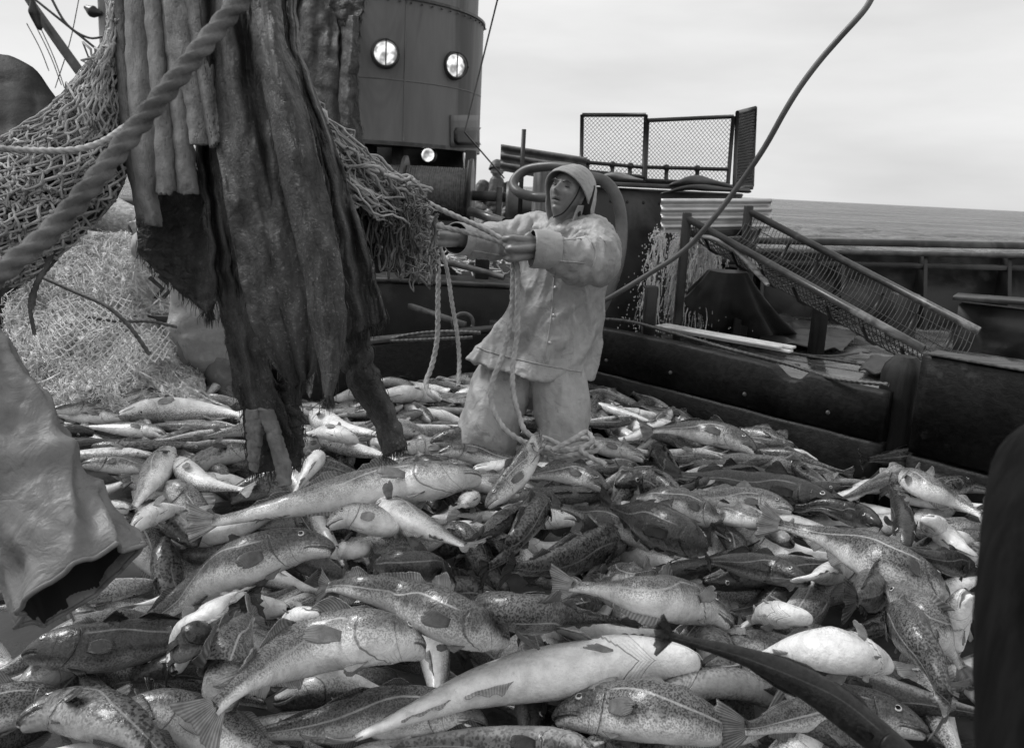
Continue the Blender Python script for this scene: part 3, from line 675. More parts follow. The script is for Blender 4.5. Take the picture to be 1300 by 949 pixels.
water('falling_water', P(832, 292, 4.75), P(846, 292, 4.75), 90, .03, .68, 'thin broken dribble of water left of the splashing curtain', 6, .0045)
water('falling_water', P(900, 296, 5.05), P(925, 300, 5.05), 90, .05, .70, 'spray of water running down through the head of the grating', 8, .004)
mb = MB()
p0, p1 = P(888, 300, 4.66), P(975, 362, 4.42)
mb.tube([p0, P(908, 303, 4.62), P(935, 316, 4.55), P(955, 336, 4.48), p1], [.02, .05, .055, .05, .02], 12, n=26, flat=.45); mb.build('pale_cod', M['plank'], label='pale fish sliding head first down the wet grating', cat_='fish')

# ---------------------------------------------------------------- canvas-covered cone, planks, post, wires on the side deck
apx = P(924, 347, 4.46); rows = []
bc = G(914, 416, .665); hz = apx[2]-.665
mb = MB()
for i in range(40):
    s = i/39; ring = []
    for k in range(96):
        a_ = 2*math.pi*k/96
        sq = (abs(math.cos(a_))**3+abs(math.sin(a_))**3)**(-1/3.)
        if s < .12: r = .10*(s/.12)**.5; z = 1
        else: q_ = (s-.12)/.88; r = .10+.34*q_**1.05; z = 1-q_**.93*1.0
        fold = 1+(.15*s**.9)*math.sin(a_*9+1.2*ns(a_*1.3, 2)*3)+.05*s*math.sin(a_*13+2)+(.10*s**4)*ns(math.cos(a_)*3, math.sin(a_)*3, 3)
        rr = r*(1+(sq-1)*.45)*fold; cx_ = apx[:2]*(1-s)+bc[:2]*s
        ring.append((cx_[0]+rr*1.12*math.cos(a_), cx_[1]+rr*math.sin(a_), .668+max(0, hz*z)+.012*s*ns(a_*3, s*5)*(1 if s < .97 else 0)))
    rows.append(ring)
mb.grid(np.array(rows), cv=True); mb.build('covered_ventilator', M['canvas'], label='squat cone draped in black canvas in front of the splashing water', cat_='canvas cover')
# spread canvas skirt
def cloth(mb, corners, nu, nv, fn, mat=0):
    tl_, tr_, br_, bl_ = [np.asarray(c, float) for c in corners]; A = np.zeros((nu, nv, 3))
    for i in range(nu):
        for j in range(nv):
            u, v = i/(nu-1), j/(nv-1); A[i, j] = (tl_*(1-u)+tr_*u)*(1-v)+(bl_*(1-u)+br_*u)*v+fn(u, v)
    mb.grid(A, mat=mat)
mb = MB(); cloth(mb, [G(985, 400, .69), G(1090, 425, .69), G(1070, 447, .69), G(960, 437, .69)], 60, 26, lambda u, v: np.array([.03*ns(u*4, v*3), .03*ns(u*5, v*2, 5), .018*abs(math.sin(v*9+3*ns(u*3, v)))+.02*ns(u*6, v*9)])); mb.build('canvas_skirt', M['canvas'], label='crumpled black canvas trailing on the deck right of the cone', cat_='canvas', solid=.006)
e = empty('ribbed_planks', G(915, 425, .74), 'bright ribbed metal planks lying on the board in front of the canvas cone', 'planks')
a, b = G(836, 413, .812), G(998, 442, .812); d_ = nrm(b-a); s_ = np.array([-d_[1], d_[0], 0])
for o_, z in ((0, 0), (.062, .0), (.03, -.018)):
    mb = MB(); mb.beam(a+s_*o_+[0, 0, z], b+s_*o_+[0, 0, z]+d_*(-.03 if o_ == 0 else .02), .05, .014); mb.build('plank', M['bright'], e, bevel=.004)
p = P(1036, 391, 4.15); q = G(1034, 455, .66)
mb = MB(); mb.hexa([q+[-.04, -.03, 0], q+[.045, -.03, 0], q+[.045, .04, 0], q+[-.04, .04, 0]], [[q[0]-.035, q[1]-.025, p[2]], [q[0]+.045, q[1]-.025, p[2]], [q[0]+.045, q[1]+.04, p[2]-.01], [q[0]-.035, q[1]+.04, p[2]-.01]])
mb.build('short_post', M['post'], label='short black upright post between the canvas cone and the foot of the grating', cat_='post', bevel=.008)
for k, (pts, rr, lb) in enumerate((
    ([G(752, 404, .83), G(800, 408, .84), G(860, 424, .83), G(930, 444, .82), G(1000, 462, .79), G(1060, 480, .80), G(1128, 488, .83)], .011, 'dark wire rope lying along the top of the long board'),
    ([G(756, 398, .69), G(830, 404, .69), G(900, 425, .69), G(1000, 447, .69), G(1090, 462, .69), G(1150, 470, .69)], .009, 'dark wire rope on the wet deck just behind the long board'),
    ([G(950, 432, .69), G(990, 446, .69), G(1050, 452, .69), G(1090, 448, .69)], .008, 'short kinked wire in front of the short black post'))):
    mb = MB(); mb.rope(pts, rr, k=9); mb.build('wire_rope', M['wire'], label=lb, cat_='wire rope', group='wire ropes on the side deck')
# low litter: pipes, wooden wedge, buckles
mb = MB(); mb.tube([G(765, 345, .9), G(830, 365, .8), G(900, 360, .8)], .014, 8, n=14); mb.build('iron_pipe', M['rust'], label='thin iron pipe lying left of the falling water', cat_='pipe')
mb = MB(); mb.beam(G(775, 366, .72), G(838, 372, .72), .08, .05); mb.build('timber_baulk', M['boardedge'], label='short timber baulk under the thin dribble of water', cat_='timber', bevel=.008)
p = P(829, 345, 4.7); mb = MB(); mb.box((p[0], p[1], .86), (.07, .07, .4)); mb.build('short_post', M['black'], label='black stub post where the thin dribble of water lands', cat_='post', bevel=.008)
mb = MB()
for k in range(26):
    c = G(rng2.uniform(770, 1120), rng2.uniform(385, 465), .665); 
    mb.ball(c, (rng2.uniform(.01, .03), rng2.uniform(.01, .02), .006), 8, 5)
mb.build('fish_scraps', M['rust'], kind='stuff', label='small dark scraps scattered on the wet side deck', cat_='scraps')
mb = MB()
cloth(mb, [G(1090, 470, .70), G(1160, 478, .72), G(1175, 455, .72), G(1105, 452, .70)], 20, 14, lambda u, v: np.array([0, 0, .02*ns(u*5, v*5)]))
mb.build('canvas_scrap', M['canvas'], label='flat dark canvas scrap at the foot of the grating by the gate post', cat_='canvas', solid=.01)
# ---------------------------------------------------------------- cod
def codmat(name, b0, b1, belly, spot=150, flank=.5, rough=.3, wet=.5):
    """u runs snout to tail, v runs back (0) to belly (1)"""
    t = NT(name); uvn = t.n('ShaderNodeUVMap'); sp = t.n('ShaderNodeSeparateXYZ'); t.l(uvn.outputs[0], sp.inputs[0]); u, v = sp.outputs[0], sp.outputs[1]
    o = t.co('Object'); big = t.noise(o, 9, 5, .6, .3); med = t.noise(o, spot*.55, 4, .6, .6)
    vz = t.vor(o, spot, 'SMOOTH_F1'); ve = t.math('ADD', t.math('MULTIPLY', vz, 1.0), t.math('MULTIPLY', t.math('SUBTRACT', med, .5), 1.1))
    spots = t.mr(ve, .24, .56)
    # lateral line height: arches over the pectoral fin, straight to the tail
    fc = t.n('ShaderNodeFloatCurve'); c = fc.mapping.curves[0]
    c.points[0].location = (0, .40); c.points[1].location = (1, .5)
    for x, y in ((.25, .355), (.36, .36), (.5, .46), (.6, .5)): c.points.new(x, y)
    fc.mapping.update(); t.l(u, fc.inputs['Value']); vl = fc.outputs[0]
    dl = t.math('ABSOLUTE', t.math('SUBTRACT', v, vl)); ll = t.math('MULTIPLY', t.mr(t.math('ADD', dl, t.math('MULTIPLY', t.math('SUBTRACT', med, .5), .03)), .020, .004), t.mr(u, .24, .28))
    vd = t.math('ADD', v, t.math('MULTIPLY', t.math('SUBTRACT', big, .5), .35))
    back = t.mr(vd, flank+.16, flank-.04)
    c_spot = t.mix(spots, b0, b1)
    # spots fade onto the head and thin out low on the flank
    head = t.mr(u, .23, .19)
    c_back = t.mix(t.math('MULTIPLY', head, .75), c_spot, t.mix(t.mr(med, .4, .65), b0*1.1, b1*.85))
    lowspot = t.math('MULTIPLY', t.mr(vd, flank+.36, flank+.10), t.math('SUBTRACT', 1., spots))
    blotch = t.math('MULTIPLY', t.mr(t.noise(o, 30, 5, .7), .60, .72), .25)
    c_bel = t.mix(t.math('MULTIPLY', lowspot, .55), t.math('MULTIPLY', belly, t.math('SUBTRACT', 1., blotch)), b0*1.3)
    base = t.mix(back, c_bel, c_back)
    base = t.mix(t.math('MULTIPLY', ll, .7), base, belly*.6+.06)
    # gill cover, jaw and cheek creases, their shade darkened into the skin colour
    vq = t.math('SUBTRACT', v, .45); v2 = t.math('MULTIPLY', vq, vq); wob = t.math('MULTIPLY', t.math('SUBTRACT', t.noise(o, 22, 3, .5), .5), .008)
    def line(u0, k, w, va, vb, s0=0.):
        c_ = t.math('ADD', t.math('SUBTRACT', u0, t.math('MULTIPLY', v2, k)), wob); g_ = t.mr(t.math('ABSOLUTE', t.math('SUBTRACT', u, c_)), w, w*.15)
        return t.math('MULTIPLY', g_, t.mr(v, va, vb))
    g = t.math('MULTIPLY', line(.240, .28, .0038, .24, .40), .62)
    g = t.math('MAXIMUM', g, t.math('MULTIPLY', line(.178, .22, .003, .30, .42), .35))
    for u0_, k_ in ((.222, .26), (.208, .25), (.196, .25)): g = t.math('MAXIMUM', g, t.math('MULTIPLY', line(u0_, k_, .003, .68, .84), .2))
    # mouth slit along the side of the snout and the maxilla behind it
    ml = t.math('SUBTRACT', v, t.math('ADD', .535, t.math('MULTIPLY', u, .75))); mouth = t.math('MULTIPLY', t.mr(t.math('ABSOLUTE', ml), .022, .006), t.mr(u, .112, .098))
    mx_ = t.math('MULTIPLY', t.mr(t.math('ABSOLUTE', t.math('SUBTRACT', ml, -.06)), .014, .004), t.math('MULTIPLY', t.mr(u, .112, .10), .4))
    g = t.math('MAXIMUM', g, t.math('MAXIMUM', t.math('MULTIPLY', mouth, .8), mx_))
    nos = t.math('MULTIPLY', t.mr(t.math('ABSOLUTE', t.math('SUBTRACT', u, .066)), .007, .003), t.mr(t.math('ABSOLUTE', t.math('SUBTRACT', v, .33)), .03, .012)); g = t.math('MAXIMUM', g, t.math('MULTIPLY', nos, .8))
    cloud = t.mr(t.noise(o, 13, 5, .65, .4), .3, .7, .72, 1.12); vein = t.mr(t.math('ABSOLUTE', t.math('SUBTRACT', t.noise(o, 26, 3, .5, 1.5), .5)), .012, .0, 0., .22)
    base = t.math('MULTIPLY', base, t.math('MULTIPLY', cloud, t.math('SUBTRACT', 1., vein)))
    base = t.math('MULTIPLY', base, t.math('SUBTRACT', 1., g))
    t.color(base)
    t.setb(rough=t.mr(t.noise(o, 55, 4, .6), .3, .7, rough-.1, rough+.18), spec=.55, coat=wet*.4, crough=.14)
    sc_ = t.noise(o, 330, 2, .5); fl = t.noise(o, 34, 4, .6)
    t.l(t.bump(g, .7, -.004, t.bump(sc_, .3, .0012, t.bump(t.noise(t.co('Object'), 90, 4, .6), .35, .003, t.bump(fl, .6, .008)))), t.b.inputs['Normal']); return t.m
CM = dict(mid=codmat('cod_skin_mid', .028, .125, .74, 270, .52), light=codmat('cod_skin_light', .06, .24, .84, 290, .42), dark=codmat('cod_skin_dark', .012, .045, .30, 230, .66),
          pale=codmat('cod_skin_pale', .13, .46, .87, 280, .26), spot=codmat('cod_skin_spotted', .025, .165, .74, 235, .56), mott=codmat('cod_skin_blotched', .02, .13, .40, 140, .60, .28))
CM['black'] = codmat('cod_skin_black', .003, .010, .03, 160, .66, .5, .1)
t = NT('fish_fin'); uvn = t.n('ShaderNodeUVMap'); sp = t.n('ShaderNodeSeparateXYZ'); t.l(uvn.outputs[0], sp.inputs[0])
s_ = t.math('SINE', t.math('MULTIPLY', sp.outputs[0], 95.)); st_ = t.mr(s_, -.6, .8)
def finmat(name, a, b):
    t = NT(name); uvn = t.n('ShaderNodeUVMap'); sp = t.n('ShaderNodeSeparateXYZ'); t.l(uvn.outputs[0], sp.inputs[0])
    st_ = t.mr(t.math('SINE', t.math('MULTIPLY', sp.outputs[0], 105.)), -.7, .8)
    n_ = t.noise(t.co('Object'), 40, 4, .6); base = t.mix(st_, t.mr(n_, .3, .7, a*.7, a*1.2), t.mr(n_, .3, .7, b*.7, b*1.1))
    t.color(base); t.setb(rough=.38, spec=.5); 
    tr = t.n('ShaderNodeBsdfTranslucent'); t.l(base, tr.inputs['Color']); tp = t.n('ShaderNodeBsdfTransparent'); m1 = t.n('ShaderNodeMixShader'); m2 = t.n('ShaderNodeMixShader')
    m1.inputs[0].default_value = .12; t.l(t.b.outputs[0], m1.inputs[1]); t.l(tr.outputs[0], m1.inputs[2]); t.l(t.mr(sp.outputs[1], .1, 1., .0, .30), m2.inputs[0]); t.l(m1.outputs[0], m2.inputs[1]); t.l(tp.outputs[0], m2.inputs[2]); t.l(m2.outputs[0], t.out.inputs[0])
    t.l(t.bump(st_, .5, .0015), t.b.inputs['Normal']); return t.m
FM = dict(black=finmat('fin_black', .004, .010), mid=finmat('fin_mid', .10, .24), light=finmat('fin_light', .20, .40), dark=finmat('fin_dark', .018, .05), pale=finmat('fin_pale', .30, .50), spot=finmat('fin_spotted', .13, .28), mott=finmat('fin_blotched', .03, .09))
M['gullet'] = mat('mouth_inside', .02, .10, 20, .35, .1, .3, 60)
t = NT('fish_eye'); uvn = t.n('ShaderNodeUVMap'); sp = t.n('ShaderNodeSeparateXYZ'); t.l(uvn.outputs[0], sp.inputs[0]); x = sp.outputs[0]
a = t.mix(t.mr(x, .18, .20), .004, .55); a = t.mix(t.mr(x, .27, .36), a, .14); a = t.mix(t.mr(x, .40, .44), a, .03); t.color(a); t.setb(rough=.08, spec=.7, coat=.6); M['eye'] = t.m

U_ST = np.concatenate([np.linspace(0, .10, 12, endpoint=False), np.linspace(.10, .20, 8, endpoint=False), np.linspace(.20, .26, 10, endpoint=False), np.linspace(.26, .88, 30)])
pu = [0, .008, .03, .06, .10, .15, .20, .225, .28, .36, .45, .55, .65, .75, .83, .88]
ph = [.010, .024, .040, .055, .072, .088, .099, .102, .107, .110, .102, .083, .060, .040, .028, .026]
pw = [.012, .028, .043, .055, .064, .073, .080, .079, .078, .080, .072, .058, .041, .025, .014, .008]
ph = [q*.90 for q in ph]; pw = [q*.92 for q in pw]
H_ = np.interp(U_ST, pu, ph); W_ = np.interp(U_ST, pu, pw)
VH = np.array([0, .09, .18, .27, .35, .42, .48, .515, .545, .58, .63, .70, .79, .89])*math.pi; TH = np.concatenate([VH, [math.pi], 2*math.pi-VH[:0:-1]]); NR = len(TH)   # 0 = back, pi = belly
def hprof(u): return np.interp(u, pu, ph)
def wprof(u): return np.interp(u, pu, pw)
class Cod:
    """a fish bent along a world-space spine (head first)"""
    def __init__(s, spine, L, fat=1., roll=70., twist=0.):
        s.L = L; s.fat = fat
        p = cat(spine, 160); l = plen(p)
        if l < L:   # run the hidden tail on under its neighbours
            d = nrm(p[-1]-p[-8]); d[2] = min(d[2], 0)-.10; n = int((L*1.02-l)/(l/160))+1
            p = np.vstack([p, p[-1]+d*np.arange(1, n+1)[:, None]*(l/160)])
        sarc = np.concatenate([[0], np.cumsum(np.linalg.norm(np.diff(p, axis=0), axis=1))])
        s.uu = np.linspace(0, 1, 240); s.C = np.stack([np.interp(s.uu*L, sarc, p[:, k]) for k in range(3)], 1)
        k = np.ones(15)/15
        Cs = np.stack([np.convolve(np.pad(s.C[:, q], 7, mode='reflect', reflect_type='odd'), k, 'valid') for q in range(3)], 1); s.C = Cs
        T = np.gradient(s.C, axis=0); T /= np.linalg.norm(T, axis=1)[:, None]
        up = np.array([0, 0, 1.]); N = up-T*(T@up)[:, None]
        for i in range(len(N)):
            if np.linalg.norm(N[i]) < .25: N[i] = N[i-1] if i else np.cross(T[i], (1, 0, 0))
        N /= np.linalg.norm(N, axis=1)[:, None]
        left = np.cross(N, -T)           # left of the heading (heading = -T)
        rr = R_(roll)+R_(twist)*s.uu
        s.D = np.cos(rr)[:, None]*N+np.sin(rr)[:, None]*left; s.S = np.cross(s.D, T); s.T = T
    def at(s, u):
        f = lambda A: np.stack([np.interp(u, s.uu, A[:, q]) for q in range(3)], -1)
        return f(s.C), f(s.T), f(s.D), f(s.S)
    def surf(s, u, th, k=1.0):
        C, T, D, S = s.at(u); h = hprof(u)*s.L*s.fat; w = wprof(u)*s.L*s.fat
        return C+D*(np.cos(th)*h*k)[..., None]+S*(np.sin(th)*w*k)[..., None]
    def body(s, gape=6., N=True):
        u = U_ST; C, T, D, S = s.at(u); L = s.L; hp, wp = H_*L*s.fat, W_*L*s.fat
        c, sn = np.cos(TH), np.sin(TH)
        ce = np.sign(c)*np.abs(c)**.9; se = np.sign(sn)*np.abs(sn)**.95
        # gill cover: bulges just before .225, steps in after it on sides and throat
        gu = (.240-.28*(np.abs(np.where(TH > math.pi, 2*math.pi-TH, TH))/math.pi-.45)**2)[None, :]
        du = u[:, None]-gu; step = 1+.05*np.exp(-np.maximum(-du, 0)/.03)*(du <= 0)-.06*np.exp(-np.maximum(du, 0)/.02)*(du > 0)
        vfold = np.where(TH > math.pi, 2*math.pi-TH, TH)/math.pi; mask = sst(.2, .38, vfold)[None, :]
        k = 1+(step-1)*mask
        # eye socket ridge, maxilla groove
        k = k*(1+.05*np.exp(-((u[:, None]-.118)/.028)**2-((vfold[None, :]-.34)/.09)**2))*(1-.13*np.exp(-((vfold[None, :]-.535-.75*u[:, None])/.028)**2)*sst(.112, .09, u[:, None]))
        lx = np.zeros((len(u), NR)); ly = hp[:, None]*ce[None, :]*k; lz = wp[:, None]*se[None, :]*k
        ly += (-.016*L*np.exp(-u/.05))[:, None]              # snout sits a little low
        # lower jaw swings about a hinge
        low = sst(-.01, .02, vfold[None, :]-(.535+.6*np.minimum(u, .1)[:, None])); hinge = .115
        ang = R_(gape)*np.clip((hinge-u)/hinge, 0, 1)**.6; ax = (u-hinge)*L
        dx = (1-np.cos(R_(gape)))*np.abs(ax); dy = -np.abs(ax)*np.sin(ang)
        ly = ly+low*dy[:, None]; lx = lx+low*dx[:, None]+(.010*L*np.clip(1-u/.05, 0, 1))[:, None]*low
        Pp = C[:, None]+T[:, None]*lx[..., None]+D[:, None]*ly[..., None]+S[:, None]*lz[..., None]
        uv = np.stack([np.repeat(u[:, None], NR, 1), np.repeat(vfold[None], len(u), 0)], -1)
        mb = MB(); mb.grid(Pp, cv=True, uv=uv)
        tip = mb.n; cen = Pp[-1].mean(0); mb.v.append(cen[None]+T[-1]*.004*L); mb.uv.append(np.array([[.88, .5]])); mb.n += 1
        o = (len(u)-1)*NR; mb.f += [(o+j, o+(j+1) % NR, tip) for j in range(NR)]; mb.m += [0]*NR
        # mouth cavity
        rings = []
        for q_, (ui, kk) in enumerate(((0.006, .86), (.03, .82), (.06, .7), (.08, .3), (.085, .02))):
            i = 0; src = Pp[0]; m_ = src.mean(0); ct = s.at(np.array([ui]))
            low_c = -np.sin(R_(gape))*(hinge-ui)*L*.5-.016*L*math.exp(-ui/.05)
            rings.append(ct[0][0]+ct[2][0]*low_c+(src-m_)*kk)
        inner = np.array([Pp[0]]+rings); b0 = mb.n
        mb.grid(inner[:, ::-1], cv=True, mat=1, uv=np.zeros((len(inner), NR, 2)))
        return mb
    def fin(s, kind, side=1, lean=0., spread=1., rs=None):
        L = s.L; nu, nv = 15, 7; A = np.zeros((nu, nv, 3)); r = rs or random
        if kind[0] == 'd' or kind[0] == 'a':
            u0, u1, h, sg = {'d1': (.29, .41, .085, 1), 'd2': (.43, .61, .062, 1), 'd3': (.64, .78, .05, 1), 'a1': (.47, .63, .05, -1), 'a2': (.66, .78, .042, -1)}[kind]
            for i in range(nu):
                t_ = i/(nu-1); u = u0+(u1-u0)*t_; hh = h*L*s.fat*(sst(0, .28, t_)*(1-.8*t_**1.5))*spread
                C, T, D, S = [x[0] for x in s.at(np.array([u]))]; base = C+D*sg*hprof(u)*L*s.fat*.93
                for j in range(nv):
                    q_ = j/(nv-1); a = R_(lean)*q_; dr = D*sg*math.cos(a)+S*math.sin(a)
                    A[i, j] = base+dr*hh*q_+T*(q_*hh*.55)+S*.004*L*math.sin(i*1.3)*q_
        elif kind == 'tail':
            C, T, D, S = [x[0] for x in s.at(np.array([.875]))]; nu = 14; A = np.zeros((nu, nv, 3))
            for i in range(nu):
                t_ = i/(nu-1)*2-1; a = t_*.62*spread; ln = L*s.fat*(.115+.028*abs(t_)**1.5)
                for j in range(nv):
                    q_ = j/(nv-1); A[i, j] = C+D*(t_*.021*L*s.fat+math.sin(a)*ln*q_)+T*(math.cos(a)*ln*q_-.008*L)+S*(math.sin(R_(lean))*ln*q_*q_*.6+.006*L*math.sin(i*1.5)*q_)
        elif kind == 'pec':
            u = .262; th = R_(98)*side; b = s.surf(np.array([u]), np.array([th]), .97)[0]; C, T, D, S = [x[0] for x in s.at(np.array([u]))]
            out_ = S*side
            for i in range(nu):
                t_ = i/(nu-1)*2-1; a = t_*.30*spread; ln = L*s.fat*.122*max(.05, 1-abs(t_)**2.6*.62-.10*t_)
                for j in range(nv):
                    q_ = j/(nv-1); dirv = T*math.cos(a)*math.cos(R_(lean))+D*(-math.sin(a)-.12)+out_*math.sin(R_(lean))
                    A[i, j] = b+D*(-t_*.016*L*s.fat)+dirv*ln*q_+out_*.01*L*math.sin(q_*2.5)
        elif kind == 'pel':
            u = .22; th = R_(155)*side; b = s.surf(np.array([u]), np.array([th]), .96)[0]; C, T, D, S = [x[0] for x in s.at(np.array([u]))]
            for i in range(nu):
                t_ = i/(nu-1)*2-1; ln = L*s.fat*.085*(1-.4*t_*t_)
                for j in range(nv):
                    q_ = j/(nv-1); A[i, j] = b+S*side*(t_*.007*L+.02*L*q_)+T*ln*q_-D*(.02*L*q_+t_*.012*L*q_)
        rag = 1-.16*np.abs(np.array([ns(i*.9+L*37+A[0, 0, 0]*9, 2.2) for i in range(nu)]))*2; A = A[:, :1]+(A-A[:, :1])*(1+(rag[:, None, None]-1)*np.linspace(0, 1, nv)[None, :, None])
        mb = MB(); uu, vv = np.meshgrid(np.linspace(0, 1, nu), np.linspace(0, 1, nv), indexing='ij'); mb.grid(A, uv=np.stack([uu, vv], -1)); return mb
    def eye(s, side):
        u = .118; th = R_(62)*side; b = s.surf(np.array([u]), np.array([th]), 1.0)[0]; C, T, D, S = [x[0] for x in s.at(np.array([u]))]
        nn = nrm(b-C); r = .0165*L_(s); X = nrm(np.cross(nn, T)); Y = np.cross(nn, X); rot = np.stack([X, Y, nn], 1)
        mb = MB(); mb.ball(b, (r, r, r*.42), 16, 16, rot); return mb
def L_(s): return s.L*s.fat
PLACED = []   # [x, y, z, r_horizontal, r_vertical]
def settle(xy_of, z0, rads_h, rads_v, n, passes=3, k=.60, lift=0.0):
    """rest a fish on those already lying: returns heights along its spine"""
    z = np.full(n, z0, float)+lift
    if PLACED:
        Q = np.vstack(PLACED)
        for _ in range(passes):
            xy = xy_of(z); need = np.full(n, z0, float)
            for i in range(n):
                d = np.hypot(Q[:, 0]-xy[i, 0], Q[:, 1]-xy[i, 1]); R2 = (Q[:, 3]+rads_h[i])*.92
                m_ = d < R2
                if m_.any(): need[i] = max(z0, np.max(Q[m_, 2]+(Q[m_, 4]+rads_v[i])*k*np.sqrt(1-(d[m_]/R2[m_])**2)))
            # the body is limp but stiff over short spans: smooth upper envelope
            env = need.copy(); 
            for _2 in range(3):
                s_ = np.convolve(np.pad(env, 2, mode='edge'), [.1, .22, .36, .22, .1], 'valid'); env = np.maximum(env*.5+s_*.5, s_)
            z = env
    return z
def zheap(x, y):
    """height of the heap's lower layer"""
    return .30+.035*ns(x*1.1, y*1.1, 2)+.17*sst(2.1, 3.1, y)
FISH = []
def cod_obj(c, tone, gape, label, group='cod heaped in the pound', detail=2, fins=True, dors_lean=None, pec_lean=None, tail_spread=1., rs=None, d1_up=1.0):
    r = rs or random; root = c.body(gape).build('cod', [CM[tone], M['gullet']], origin=c.C[100], smooth=True)
    tag(root, label, 'fish', group); FISH.append(root)
    f = FM[tone]; lean = (dors_lean if dors_lean is not None else r.uniform(-60, 60))
    def fb(k, nm, **kw):
        c.fin(k, **kw).build(nm, f, root, origin=c.C[100], solid=.0018*L_(c)/.7)
    fb('tail', 'tail_fin', lean=r.uniform(-30, 30), spread=tail_spread)
    fb('d1', 'dorsal_fin', lean=lean, spread=d1_up*r.uniform(.6, 1.1))
    if detail >= 1:
        fb('d2', 'dorsal_fin', lean=lean+r.uniform(-20, 20), spread=r.uniform(.5, 1.)); fb('a1', 'anal_fin', lean=r.uniform(-70, 70))
        fb('pec', 'pectoral_fin', side=1, lean=pec_lean if pec_lean is not None else r.uniform(4, 30)); fb('pec', 'pectoral_fin', side=-1, lean=pec_lean if pec_lean is not None else r.uniform(4, 30))
        for sd_ in (1, -1): c.eye(sd_).build('eye', M['eye'], root, origin=c.C[100])
    if detail >= 2:
        fb('d3', 'dorsal_fin', lean=lean+r.uniform(-20, 20), spread=r.uniform(.5, 1.)); fb('a2', 'anal_fin', lean=r.uniform(-70, 70))
        for sd_ in (1, -1): fb('pel', 'pelvic_fin', side=sd_)
    return root
NS = 18
def lay(xy_of, L, fat, roll, z0, record=True, lift=0):
    us = np.linspace(0, .88, NS); h, w = hprof(us)*L*fat, wprof(us)*L*fat
    c, s = abs(math.cos(R_(roll))), abs(math.sin(R_(roll))); rv = np.hypot(c*h, s*w); rh = np.hypot(s*h, c*w)
    z = settle(xy_of, z0, rh, rv, NS, lift=lift); xy = xy_of(z)
    pts = np.column_stack([xy, z])
    if record: PLACED.append(np.column_stack([pts, rh, rv]))
    return pts
LEGS = []   # keep-out discs (x, y, r)
def inside_region(x, y):
    p = np.array([x, y]); 
    if (p-BA[:2])@bn[:2] > -.10: return False          # behind the right-hand board
    if y > 4.72 or y < 1.05: return False
    for lx, ly, lr in LEGS:
        if (x-lx)**2+(y-ly)**2 < lr*lr: return False
    return True

